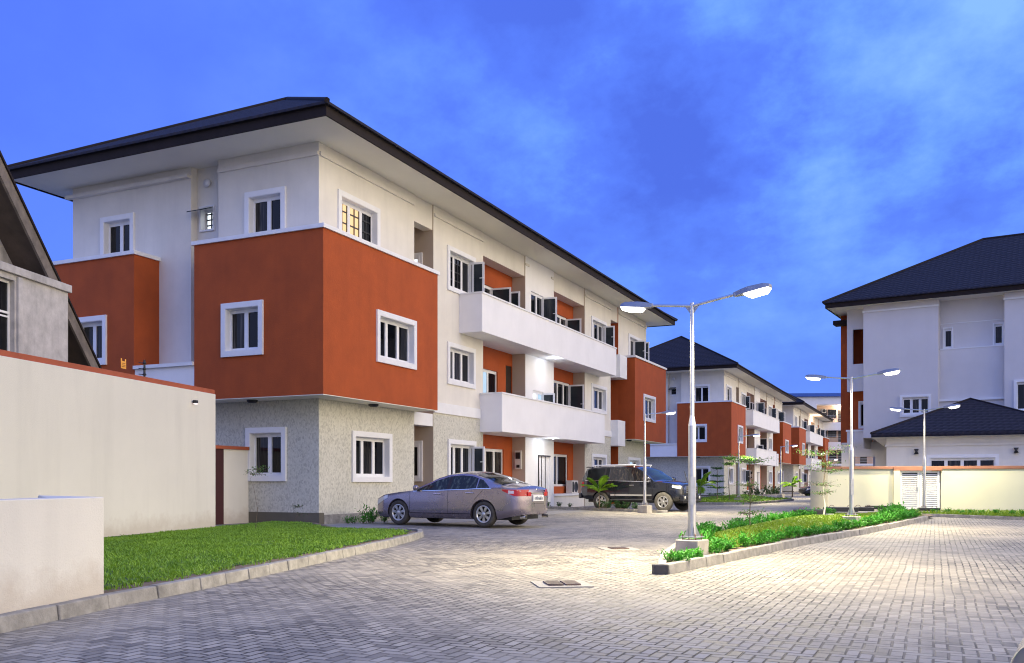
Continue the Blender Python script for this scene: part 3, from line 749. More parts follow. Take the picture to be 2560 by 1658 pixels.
q = MB(); q.poly([(-.085, 0, 0), (.075, 0, .0), (.085, 0, .2), (.055, 0, .2), (.045, 0, .15), (-.045, 0, .15), (-.055, 0, .2), (-.085, 0, .2)] + [(x, .008, z) for x, z in ((-.085, 0), (.075, 0), (.085, .2), (.055, .2), (.045, .15), (-.045, .15), (-.055, .2), (-.085, .2))],
    [tuple(range(8)), tuple(range(8, 16))[::-1]] + [(i, (i + 1) % 8, 8 + (i + 1) % 8, 8 + i) for i in range(8)], sign_y); q.build('plate', None, o)
q = MB()
for z in (.035, .065, .10): q.box(-.055, .055, .009 if wn.dot(Vector((-wd.y, wd.x, 0))) > 0 else -.003, .011 if wn.dot(Vector((-wd.y, wd.x, 0))) > 0 else -.001, z, z + .012)
q.build('lettering', mat('faded_brown_print', (.28, .10, .02), .7), o)

# ------------------------------------------------------------------ old house behind the boundary wall
o = thing('old_house', 'weathered concrete house with steep timber gable, behind the boundary wall', 'house', (-8.9, 18.4, 0), 0)
hx = Vector((-.132, -.991, 0)); hn = Vector((.991, -.132, 0))
H1 = Pl((0, 0, 0), hx, hn); Hg = Pl((0, 0, 0), (0, 1, 0), (1, 0, 0))
q = MB(); H1.panel(q, 0, 1.5, 0, 4.97, []); H1.panel(q, 1.5, 9, 0, 4.97, [(1.60, 4.5, 2.0, 4.86)]); Pl((0, 0, 0), (-.991, .132, 0), (.132, .991, 0)).panel(q, 0, 5, 0, 4.97); q.face([H1.p(0, 0, 4.96), H1.p(9, 0, 4.96), H1.p(9, -5, 4.96), H1.p(0, -5, 4.96)])
q.build('concrete_wall', old_conc, o)
q = MB(); H1.box(q, -.05, 9, -.2, .06, 4.97, 5.12); q.build('parapet', old_conc, o, bevel=.01)
q = MB(); H1.box(q, 1.44, 1.56, -.06, .05, 0, 4.94); q.build('pilaster', old_conc, o)
q = MB(); H1.box(q, 1.60, 1.63, -.15, -.10, 2.0, 4.86); H1.box(q, 1.63, 4.5, -.15, -.10, 4.81, 4.86); H1.box(q, 1.63, 4.5, -.15, -.10, 4.25, 4.29); H1.box(q, 1.63, 4.5, -.15, -.10, 4.18, 4.21); wo = q.build('window', white_pvc, o)
q = MB(); q.face([H1.p(1.60, -.13, 2.0), H1.p(4.5, -.13, 2.0), H1.p(4.5, -.13, 4.86), H1.p(1.60, -.13, 4.86)]); q.build('pane', glass, wo, recalc=False)
# steep roof: the rake falls away from the road end, its boarded soffit hangs over the gable
def rk(t, s, off=0.):  # t metres of Y from the low end of the rake, s metres in from the edge, off below the slope
    y = 20.1 - t; x = -9.1 + .133 * (y - 18.4); z = 3.14 + 1.12 * t
    return Vector((x + 8.9 - .991 * s, y - 18.4 + .132 * s + off * .74, z + off * .66 * -1 * -1))
def slab(q, t0, t1, s0, s1, o0, o1):
    P = [rk(t, s, o) for o in (o0, o1) for s in (s0, s1) for t in (t0, t1)]
    q.poly(P, [(0, 2, 3, 1), (4, 5, 7, 6), (0, 1, 5, 4), (2, 6, 7, 3), (0, 4, 6, 2), (1, 3, 7, 5)])
q = MB(); slab(q, 0, 6.5, .05, 6, .06, .16); ro = q.build('roof', roof_m, o)
q = MB(); slab(q, 0, 6.5, .05, 6, 0, .058); q.build('soffit', wood_dark, ro)
q = MB(); slab(q, -.05, 6.5, 0, .048, -.12, .14); q.build('barge_board', barge_m, ro)
q = MB(); slab(q, -.08, 6.5, -.03, .10, .142, .19); q.build('verge_flashing', fascia_m, ro)
q = MB(); P = [rk(0, .71), rk(6.5, .71)]; q.face([(P[0].x, P[0].y, 0), (P[1].x, P[1].y, 0), P[1], P[0]]); q.build('gable_wall', old_conc, o, recalc=False)

# ------------------------------------------------------------------ gate wall on the right
GW = Vector((11.9, 34.6, 0)); GD = (Vector((21.5, 32.55, 0)) - GW); gl = GD.length; gang = math.atan2(GD.y, GD.x)
def gx(px):  # distance along the wall line seen at a picture column
    k = (px - 1280) / 2295; d = GD.normalized(); return (k * GW.y - GW.x) / (d.x - k * d.y)
x_g0, x_g1 = gx(2233), gx(2353)
o = thing('gate_wall', 'low pale yellow wall with terracotta coping around the louvred gate', 'wall', GW, gang)
q = MB(); q.box(0, x_g0, 0, .2, -.05, 1.66); q.build('wall_face', gate_wall_m, o, bevel=.008)
q = MB(); q.box(x_g1, gl, 0, .2, -.05, 1.66); q.build('wall_face', gate_wall_m, o, bevel=.008)
q = MB(); q.box(0, .2, .2, 6, -.05, 1.66); q.build('wall_face', gate_wall_m, o)
cap2 = mat('terracotta_coping', (.30, .135, .085), .75, var=.12, scale=2)
q = MB(); q.box(-.05, x_g0, -.05, .25, 1.66, 1.76); q.box(x_g1 + .02, gl, -.05, .25, 1.66, 1.77); q.box(x_g0, x_g1 + .02, -.08, .3, 1.60, 1.765); q.build('coping', cap2, o, bevel=.008)
q = MB(); q.box(x_g0, x_g0 + .22, -.12, .22, -.05, 1.60); q.build('gate_pier', gate_wall_m, o)
go = thing('louvred_gate', 'white metal double gate with horizontal louvres in the low wall', 'gate', GW, gang)
a, b = x_g0 + .25, x_g1 - .05; mid = (a + b) / 2
for k, (l, r) in enumerate(((a, mid - .01), (mid + .01, b))):
    q = MB(); q.box(l, l + .07, .03, .08, .16, 1.58, white_pvc); q.box(r - .07, r, .03, .08, .16, 1.58, white_pvc); q.box(l + .07, r - .07, .03, .08, .16, .22, white_pvc); q.box(l + .07, r - .07, .03, .08, 1.52, 1.58, white_pvc)
    q.box(l + .07, r - .07, .083, .09, .2, 1.55, trim_dark); q.mi(white_pvc)  # added dark sheet behind the slats, paints the shade of the louvre gaps
    n = 17
    for i in range(n):
        z = .23 + 1.27 * i / n
        q.poly([(l + .07, .035, z), (r - .07, .035, z), (r - .07, .075, z + .04), (l + .07, .075, z + .04), (l + .07, .035, z + .012), (r - .07, .035, z + .012), (r - .07, .075, z + .052), (l + .07, .075, z + .052)], [(0, 1, 2, 3), (7, 6, 5, 4), (0, 4, 5, 1), (2, 6, 7, 3)], white_pvc)
    lf = q.build('gate_leaf', None, go)
    if k == 0:
        q = MB(); q.box(mid - .09, mid - .05, 0, .03, .85, 1.0); q.build('latch', steel, lf)

# ------------------------------------------------------------------ house and garage on the right
RC = Vector((16.986, 49.8, 0)); rang = R(-31.706)
o = thing('white_house', 'three storey white house with dark hipped roof behind the right wall', 'house', RC, rang)
def RP(b): return Pl((0, b, 0), (1, 0, 0), (0, -1, 0))
T = FT + .06
hA = window(o, RP(.6), 3.69, 5.2, 4.6, 5.75, 3, trim=.12, dep=.1)
hB = window(o, RP(.6), 8.96, 11.4, 4.6, 6.26, 3, trim=.12, dep=.1)
h1 = window(o, RP(1.4), 5.66, 6.16, 8.1, 9.25, 1, trim=.06, dep=.05); h2 = window(o, RP(1.4), 7.98, 8.5, 8.1, 9.28, 1, trim=.06, dep=.05)
q = MB()
RP(.6).panel(q, 1.86, 5.54, 3.55, T, [hA]); RP(.6).panel(q, 8.55, 14, 3.0, T, [hB])
RP(1.4).panel(q, 5.54, 8.55, 8.04, T, [h1, h2])
RP(1.).panel(q, 5.54, 8.55, 0, 8.04)
for x in (1.86, 5.54, 8.55): q.face([(x, .6, 3.0), (x, 3.2, 3.0), (x, 3.2, T), (x, .6, T)])
q.face([(1.86, .6, 3.55), (5.54, .6, 3.55), (5.54, 3, 3.55), (1.86, 3, 3.55)])
RP(1.4).panel(q, .85, 1.86, 6.15, T, [(1.15, 1.70, 7.65, 9.55)])
RP(1.4).panel(q, .85, 1.86, 3.3, 4.02); q.face([(.85, 1.4, 6.15), (.85, 3, 6.15), (.85, 3, T), (.85, 1.4, T)])
q.face([(14, .6, 0), (14, 12, 0), (14, 12, T), (14, .6, T)]); q.face([(.3, 12, 0), (14, 12, 0), (14, 12, T), (.3, 12, T)])
RP(2.6).panel(q, .3, 5.6, 0, 3.4, [(1.0, 2.1, 0, 2.6), (2.9, 3.6, 0, 2.6)])
q.build('wall', mat('greyish_white_plaster', (.66, .635, .62), .85, var=.04, scale=.6, bump=.15, stain=.05), o)
q = MB(); RP(3.0).panel(q, .18, 1.9, 3.3, T); q.face([(.18, 3.0, 3.3), (.18, 12, 3.3), (.18, 12, T), (.18, 3.0, T)]); RP(2.2).panel(q, .86, 1.9, 4.0, 6.2, [(1.32, 1.85, 4.2, 5.6)])
q.build('orange_wall', orange, o)
window(o, RP(2.2), 1.3, 1.88, 4.15, 5.67, 1, trim=.06, dep=.05)
for pb, r in ((.6, (1.8, 5.58, .002, .06, 10.27, 10.36)), (.6, (8.5, 14, .002, .06, 10.27, 10.36)), (1., (5.4, 8.75, .002, .10, 5.36, 5.46)), (1., (5.56, 8.53, -.4, .02, 8.04, 8.10)), (1.4, (5.56, 8.53, .002, .02, 9.42, 9.46)), (1.4, (.8, 1.9, .002, .05, 3.95, 4.05))):
    q = MB(); RP(pb).box(q, *r); q.build('ledge', ledge_m, o)
hip_roof(o, 0, 26, 0, 14.2, FT, 10.85, 4.05)
e = MB(); e.box(-.1, 3, 2.3, 3.1, 10.05, 10.28); e.build('lower_eave', fascia_m, o)
GA = R(-24.75); GO = Vector((16.44, 40.3, 0)); g1 = Vector((math.cos(GA), math.sin(GA), 0)); g2 = Vector((-math.sin(GA), math.cos(GA), 0))
def ga(px):   # distance along the garage front seen at a picture column
    k = (px - 1280) / 2295; return (k * GO.y - GO.x) / (g1.x - k * g1.y)
o = thing('garage', 'single storey garage with low dark roof behind the louvred gate', 'garage', GO, GA)
GP = Pl((0, 0, 0), (1, 0, 0), (0, -1, 0))
hg1 = window(o, GP, ga(2316), ga(2498), .9, 2.36, 4, trim=.14, dep=.08)
q = MB(); GP.panel(q, 0, 7.1, -.05, 3.12, [hg1]); q.face([(0, 0, 0), (0, 8, 0), (0, 8, 3.12), (0, 0, 3.12)]); q.build('wall', plaster, o)
for r in ((-.06, 7, .002, .06, 2.74, 2.82), (-.03, 7, .002, .03, 2.86, 2.89)):
    q = MB(); GP.box(q, *r); q.build('ledge', plaster, o)
q = MB(); A = (3.49, 6, 5.20); Q = [(-.6, -.5), (7.6, -.5), (7.6, 12.5), (-.6, 12.5)]
q.poly([(x, y, 3.13) for x, y in Q] + [(x, y, 3.31) for x, y in Q] + [A], [(0, 1, 5, 4), (1, 2, 6, 5), (2, 3, 7, 6), (3, 0, 4, 7), (4, 5, 8), (5, 6, 8), (6, 7, 8), (7, 4, 8)]); ro = q.build('roof', roof_m, o)
q = MB(); q.box(-.59, 7.5, -.48, 12.4, 3.125, 3.14); q.build('soffit', soffit_m, ro)
q = MB()
for x, y in Q[:2]: q.tube((x, y, 3.31), A, .06, None, 6)
q.build('ridge_cap', fascia_m, ro)
for px, nm in ((2291, 'left of the gate lamp post'), (2540, 'nearer the right edge of the picture')):
    p = GO + g1 * ga(px) - g2 * .02 + Vector((0, 0, 2.50))
    l = thing('wall_light', 'black hourglass wall light on the garage, ' + nm, 'wall lamp', p, GA, 'hourglass lights on the garage')
    q = MB(); q.lathe([(.001, .11), (.10, .11), (.045, .0), (.10, -.11), (.001, -.11)], seg=12, o=(0, -.08, 0)); q.build('shade', trim_dark, l)
    q = MB(); q.box(-.02, .02, -.06, .03, -.02, .02); q.build('bracket', trim_dark, l)

# far flats closing the road
o = thing('far_flats', 'distant flats with open galleries and blue roof edge at the road end', 'apartment block', ((1985 - 1280) / 2295 * 140, 140, 0), R(-4))
FP = Pl((0, 0, 0), (1, 0, 0), (0, -1, 0))
q = MB(); q.box(-2, 3.4, 0, 10, 0, 14.2); q.box(3.4, 20, 2.2, 10, 0, 14.2); q.box(3.4, 20, 0, 2.2, 13.0, 14.2); q.build('wall', white_wall, o)
q = MB(); FP.box(q, 3.4, 20, -2.19, -2.16, 4, 13); q.build('gallery_wall', peach, o)
for zf in (4.0, 7.3, 10.3):
    q = MB(); q.box(3.4, 20, 0, 2.15, zf - 1.2 if zf > 5 else zf - .3, zf); q.build('gallery', white_wall, o)
    q = MB()
    for t in (.3, .55, .8, 1.05): q.box(3.4, 20, .02, .05, zf + t, zf + t + .03)
    q.build('railing', steel, o)
    for xx in (4.5, 7.2, 10.5):
        q = MB(); FP.box(q, xx, xx + 1.0, -2.15, -2.1, zf, zf + 2.1); q.build('door', dark_door, o)
    q = MB(); FP.box(q, 5.65, 6.9, -2.15, -2.1, zf + .8, zf + 2.1); q.build('window', glass, o)
q = MB(); q.box(-2.4, 20, -.5, 10, 14.2, 14.7); q.build('roof', blue_roof, o)
ac0 = thing('air_conditioner', 'outdoor air conditioner unit on the loggia ledge behind the black four wheel drive', 'air conditioner', bl(20.45, -.33, .64), RZ, 'outdoor air conditioner units')
q = MB(); q.box(-.42, .42, -.16, .16, 0, .62); q.build('casing', acw, ac0, bevel=.02)
q = MB(); q.lathe([(.001, 0), (.22, 0), (.25, -.01), (.25, .02)], 'y', 20, o=(.1, -.165, .31)); q.build('fan_grille', trim_dark, ac0)
q = MB()
for i in range(7): q.box(-.38 + i * .03, -.37 + i * .03, -.168, -.161, .06, .56)
q.build('vent_slots', trim_dark, ac0)
fl = Vector(((1985 - 1280) / 2295 * 140, 140, 0))
for dx, dz, lab in ((5.1, 12.2, 'air conditioner unit under the blue roof edge of the distant flats'), (4.9, 9.3, 'air conditioner unit one gallery below the top of the distant flats')):
    c = copy_tree(ac0); c.location = fl + Vector((dx, 1.9, dz - .3)); c.rotation_euler = (0, 0, R(-4)); c['label'] = lab

# ------------------------------------------------------------------ street lamps
def lamp(label, loc, arms, group, block=(.36, .24), top=3.77, power=260, z0=.1):
    o = thing('street_lamp', label, 'street lamp', (loc[0], loc[1], 0), 0, group)
    zb = z0 + block[1]
    if block[1] > .05:
        q = MB(); h = block[0] / 2; M = Matrix.Rotation(R(-38), 4, 'Z'); q.box(-h, h, -h, h, z0 - .12, zb, M=M); q.build('base_block', concrete, o, bevel=.012)
    q = MB(); M = Matrix.Rotation(R(-38), 4, 'Z'); q.box(-.13, .13, -.13, .13, zb + .035, zb + .05, M=M)
    bp = q.build('base_plate', steel, o)
    q = MB()
    for sx in (-.1, .1):
        for sy in (-.1, .1):
            p = M @ Vector((sx, sy, 0)); q.tube((p.x, p.y, zb), (p.x, p.y, zb + .085), .011, None, 6)
    q.build('bolt', rust, bp)
    q = MB(); q.tube((0, 0, zb + .05), (0, 0, 1.99), .056, .056, 14); q.tube((0, 0, 1.99), (0, 0, 2.14), .056, .031, 14, caps=False); q.tube((0, 0, 2.14), (0, 0, top), .031, .027, 12)
    for k in range(4):
        a = R(45 * 2 * k + 7); c, s = math.cos(a), math.sin(a)
        q.poly([(c * .05, s * .05, zb + .05), (c * .125, s * .125, zb + .05), (c * .05, s * .05, zb + .22)], [(0, 1, 2), (2, 1, 0)])
    q.box(-.035, .035, -.064, -.05, .85, 1.25); q.build('pole', steel, o)
    for (dx, dy, dz) in arms:
        d = Vector((dx, dy, dz)); u = d.normalized(); side = Vector((-u.y, u.x, 0)).normalized(); up = u.cross(side); up = up if up.z > 0 else -up
        j = Vector((0, 0, top - .045)); e = j + d
        q = MB(); q.tube(j, e, .021, .020, 10); q.poly([j + u * .02, j + u * .13, j - Vector((0, 0, .12)) + u * .025], [(0, 1, 2), (2, 1, 0)]); q.build('arm', steel, o)
        q = MB()   # tapered cast head
        prof = [(-.04, .035, .03, -.03), (.0, .04, .035, -.035), (.10, .075, .045, -.038), (.20, .10, .05, -.040), (.42, .095, .04, -.036), (.50, .06, .015, -.03)]
        V = []
        for (t, w, zt, zbm) in prof:
            c = e + u * t; V += [c + side * w + up * zbm, c - side * w + up * zbm, c - side * w * .7 + up * zt, c + side * w * .7 + up * zt]
        n = len(prof); Fc = [(0, 1, 2, 3), tuple(4 * (n - 1) + i for i in (3, 2, 1, 0))]
        for k in range(n - 1):
            for i in range(4): Fc.append((4 * k + i, 4 * k + (i + 1) % 4, 4 * k + 4 + (i + 1) % 4, 4 * k + 4 + i))
        q.poly(V, Fc); hd = q.build('lamp_head', alu, o, bevel=.008)
        q = MB(); P = []
        for (t, w, zz) in ((.13, .085, -.045), (.18, .095, -.095), (.42, .09, -.09), (.485, .065, -.036)):
            c = e + u * t; P += [c + side * w + up * zz, c - side * w + up * zz]
        q.poly(P, [(0, 1, 3, 2), (2, 3, 5, 4), (4, 5, 7, 6), (0, 2, 4, 6), (1, 7, 5, 3)]); q.build('lens', lens_m, hd, recalc=True)
        L = bpy.data.lights.new('lamp_light', 'SPOT'); L.energy = power; L.color = (1., .87, .58); L.spot_size = R(172); L.spot_blend = .75; L.shadow_soft_size = .07
        lo = bpy.data.objects.new('lamp_light', L); COL.objects.link(lo); lo.parent = o
        lo.location = e + u * .30 - up * .15
        lo.rotation_euler = (-up).to_track_quat('-Z', 'Y').to_euler()
    return o
AV = [(.54, -.42, .087), (-.54, .42, .087)]
DG, SG = 'double arm lamps on the road island', 'single arm lamps along the left side of the road'
PW = 850
lamp('nearest and tallest looking double arm street lamp, at the island tip', (2.61, 13.3), AV, DG, power=PW)
lamp('double arm street lamp halfway along the island by the black covers', (8.69, 23.5), AV, DG, block=(.36, .2), top=3.87, power=PW)
lamp('double arm street lamp standing in front of the louvred gate', (14.82, 33.0), AV, DG, block=(.3, .04), top=3.8, power=PW * .55)
AS = [(.66, -.1, .07)]
for px, s, lab in ((1612, 34.75, 'single arm street lamp in front of the black four wheel drive'), (1847, 51.4, 'single arm street lamp on the lawn of the middle block'), (1952, 66.3, 'single arm street lamp at the tip of the far lawn'), (2029, 84., 'single arm street lamp beside the distant dark car'), (2068, 106., 'farthest single arm street lamp near the distant flats')):
    lamp(lab, ((px - 1280) / 2295 * s, s), AS, SG, block=(.4, .22), top=3.77, power=PW * 1.2, z0=.08)

# loggia ceiling lamps that light the stair tower
def spot_pt(name, loc, e, col, r=.1):
    L = bpy.data.lights.new(name, 'POINT'); L.energy = e; L.color = col; L.shadow_soft_size = r
    o = bpy.data.objects.new(name, L); COL.objects.link(o); o.location = loc
for u, n, z, e in ((15.5, .70, 3.02, 13), (15.8, .70, 6.5, 11)):
    c = MB(); c.lathe([(.001, -.03), (.05, -.028), (.06, 0)], seg=14); l = c.build('ceiling_lamp', ceil_lamp, B1); l.location = (u, -n, z + .035)
    spot_pt('balcony_light', bl(u, n, z - .12), e, (.80, .86, 1.))
spot_pt('gallery_light', fl + Vector((9, 1.0, 6.3)), 900, (1., .93, .9), .2); spot_pt('gallery_light', fl + Vector((8, 1.0, 12.6)), 260, (1., .8, .6), .2)
spot_pt('porch_light', P0 + EU * 112 + EN * .6 + Vector((0, 0, 9.4)), 160, (1., .72, .45), .1)

# ------------------------------------------------------------------ cars
glass_suv = glass_mat('four_wheel_drive_glass', (.010, .011, .015), .03, (.06, .048, .04)); glass_suv.node_tree.nodes['Principled BSDF'].inputs['Specular IOR Level'].default_value = .7
def lerp_tab(T, x):
    if x >= T[0][0]: return T[0][1]
    for (xa, va), (xb, vb) in zip(T[:-1], T[1:]):
        if x >= xb:
            t = (xa - x) / (xa - xb); t2 = t * t * (3 - 2 * t); t = .6 * t + .4 * t2
            return va + (vb - va) * t
    return T[-1][1]
class Car:
    def __init__(s, top, belt, bot, wid, tumble, axles, rw, crown=.06, xs=None):
        s.T, s.Bt, s.Bo, s.W, s.tm, s.ax, s.rw, s.cr = top, belt, bot, wid, tumble, axles, rw, crown
        s.x1, s.x0 = top[0][0], top[-1][0]
    def zt(s, x): return lerp_tab(s.T, x)
    def zs(s, x): return min(lerp_tab(s.Bt, x), s.zt(x) - .03)
    def zb(s, x): return lerp_tab(s.Bo, x)
    def w(s, x): return lerp_tab(s.W, x)
    def crown(s, x): return min(s.cr, (s.zt(x) - s.zs(x)) * .6 + .012)
    def ze(s, x): return s.zt(x) - s.crown(x)
    def y(s, x, z):
        zs, zb, w = s.zs(x), s.zb(x), s.w(x)
        if z >= zs: return w - (z - zs) * s.tm * (1 if z - zs > .1 else .6 + 4 * (z - zs))
        t = (z - zb) / max(.01, zs - zb)      # body side: widest at two thirds, tucked at the sill
        return w * (1 - .10 * (1 - min(1, t / .25)) ** 2 - .015 * max(0, (t - .6) / .4) ** 2 + .004 * math.sin(t * 3.1)) 
    def ztop(s, x, f): return s.ze(x) + s.crown(x) * (1 - abs(f) ** 2.2)
    def body(s, paint, parent, dark):
        mb = MB(); N = 64; xs = []
        for i in range(N + 1):
            t = i / N; t = t + .0 * t; xs.append(s.x1 + (s.x0 - s.x1) * (.5 - .5 * math.cos(math.pi * t)) * .55 + (s.x0 - s.x1) * t * .45)
        ns, ntp = 16, 8; rings = []
        for x in xs:
            zb, ze = s.zb(x), s.ze(x); half = []
            for i in range(ns + 1):
                z = zb + (ze - zb) * i / ns; half.append((x, s.y(x, z), z))
            ye = half[-1][1]
            for i in range(1, ntp + 1):
                f = 1 - i / ntp; half.append((x, ye * f, s.ztop(x, f)))
            ring = half + [(a, -b, c) for a, b, c in half[-2::-1]]
            rings.append(ring)
        n = len(rings[0]); V = [p for r in rings for p in r]; F = []
        for k in range(N):
            for i in range(n): F.append((k * n + i, k * n + (i + 1) % n, (k + 1) * n + (i + 1) % n, (k + 1) * n + i))
        mb.poly(V, F, paint, True)
        mb.poly(rings[0], [tuple(range(n))], paint); mb.poly(rings[-1], [tuple(range(n))[::-1]], paint)
        o = mb.build('body', None, None, weld=True)
        # wheel wells cut out of the body
        cut = MB()
        for a in s.ax:
            for sd in (-1, 1):
                y0, y1 = (s.w(a) - .34, s.w(a) + .2); q = [(.001, y0), (s.rw + .052, y0), (s.rw + .052, y1), (.001, y1)]
                cut.lathe([(r, sd * h) for r, h in q], 'y', 40, dark, (a, 0, s.rw - .005), sm=False)
        c = cut.build('cutter', None, None, weld=True)
        md = o.modifiers.new('b', 'BOOLEAN'); md.operation = 'DIFFERENCE'; md.object = c; md.solver = 'EXACT'; md.use_self = True
        dg = bpy.context.evaluated_depsgraph_get(); dg.update()
        me = bpy.data.meshes.new_from_object(o.evaluated_get(dg)); me.name = 'body'
        bpy.data.objects.remove(o); bpy.data.objects.remove(c)
        o = bpy.data.objects.new('body', me); COL.objects.link(o); o.parent = parent
        e = o.modifiers.new('w', 'EDGE_SPLIT'); e.split_angle = R(38)
        return o
    def side(s, name, xa, xb, fb, ft, m, parent, eps=.006, sides=(1, -1), nx=10, nz=4, each=True):
        outs = []
        mb = MB()
        for sd in sides:
            if each: mb = MB()
            V = []; F = []
            for i in range(nx + 1):
                x = xa + (xb - xa) * i / nx; b, t = fb(x), max(ft(x), fb(x) + .001)
                for j in range(nz + 1):
                    z = b + (t - b) * j / nz; V.append((x, sd * (s.y(x, z) + eps), z))
            for i in range(nx):
                for j in range(nz):
                    k = i * (nz + 1) + j; q = (k, k + 1, k + nz + 2, k + nz + 1); F.append(q if sd < 0 else q[::-1])
            mb.poly(V, F, m, True)
            if each: outs.append(mb.build(name, None, parent, recalc=False))
        if not each: outs.append(mb.build(name, None, parent, recalc=False))
        return outs
    def topp(s, name, xa, xb, f, m, parent, eps=.006, nx=8, nf=8):
        mb = MB(); V = []; F = []
        for i in range(nx + 1):
            x = xa + (xb - xa) * i / nx; ff = f(i / nx) if callable(f) else f
            for j in range(nf + 1):
                t = -ff + 2 * ff * j / nf; V.append((x, t * s.y(x, s.ze(x)), s.ztop(x, t) + eps))
        for i in range(nx):
            for j in range(nf):
                k = i * (nf + 1) + j; F.append((k, k + 1, k + nf + 2, k + nf + 1))
        mb.poly(V, F, m, True); return mb.build(name, None, parent)
    def wheels(s, parent, spokes, ty, rimr, dark, split=False):
        for a in s.ax:
            for sd in (1, -1):
                wob = thing_part('wheel', parent, (a, sd * (s.w(a) - .115), s.rw))
                r = s.rw; t = MB()
                t.lathe([(rimr, -.10), (r - .035, -.108), (r - .008, -.085), (r, -.05), (r, .05), (r - .008, .085), (r - .035, .108), (rimr, .10), (rimr - .01, .0)], 'y', 40, ty)
                t.build('tyre', None, wob)
                q = MB()
                q.lathe([(rimr, .098 * sd), (rimr - .006, .104 * sd), (rimr - .03, .10 * sd), (rimr - .035, .06 * sd)], 'y', 40, rim_m)
                for k in range(spokes):
                    an = 2 * math.pi * k / spokes + .2
                    for off in ((-.075, .075) if split else (0,)):
                        c0, s0 = math.cos(an), math.sin(an); c1, s1 = math.cos(an + off), math.sin(an + off)
                        w0, w1 = (.020, .022) if split else (.034, .042)
                        nx_, nz_ = -s0, c0
                        P = []
                        for yy in (.055 * sd, .094 * sd):
                            P += [(.04 * c0 - nx_ * w0, yy, .04 * s0 - nz_ * w0), (.04 * c0 + nx_ * w0, yy, .04 * s0 + nz_ * w0), ((rimr - .02) * c1 + nx_ * w1, yy, (rimr - .02) * s1 + nz_ * w1), ((rimr - .02) * c1 - nx_ * w1, yy, (rimr - .02) * s1 - nz_ * w1)]
                        q.poly(P, [(0, 1, 2, 3), (7, 6, 5, 4), (0, 4, 5, 1), (1, 5, 6, 2), (2, 6, 7, 3), (3, 7, 4, 0)], rim_m)
                q.lathe([(.001, .102 * sd), (.045, .10 * sd), (.055, .09 * sd), (.055, .05 * sd)], 'y', 16, rim_m)
                q.lathe([(.001, .03 * sd), (rimr - .01, .03 * sd)], 'y', 24, dark)
                q.build('rim', None, wob)
def thing_part(name, parent, loc):
    o = bpy.data.objects.new(name, None); COL.objects.link(o); o.parent = parent; o.location = loc; o.empty_display_size = .2; return o
def handle(c, parent, x, z, m, L=.11, sides=(1, -1)):
    for sd in sides:
        q = MB(); y = c.y(x, z)
        q.tube((x - L, sd * (y + .025), z), (x + L, sd * (y + .03), z + .004), .016, .016, 8); q.tube((x - L, sd * y, z), (x - L, sd * (y + .03), z), .014, None, 6); q.tube((x + L, sd * y, z), (x + L, sd * (y + .03), z), .014, None, 6)
        q.lathe([(.001, 0), (.055, .0)], 'y', 12, trim_dark, (x + .01, sd * (y + .004), z)) if m != chrome else None
        q.mats and None
        q.build('door_handle', m if not q.mats else None, parent)

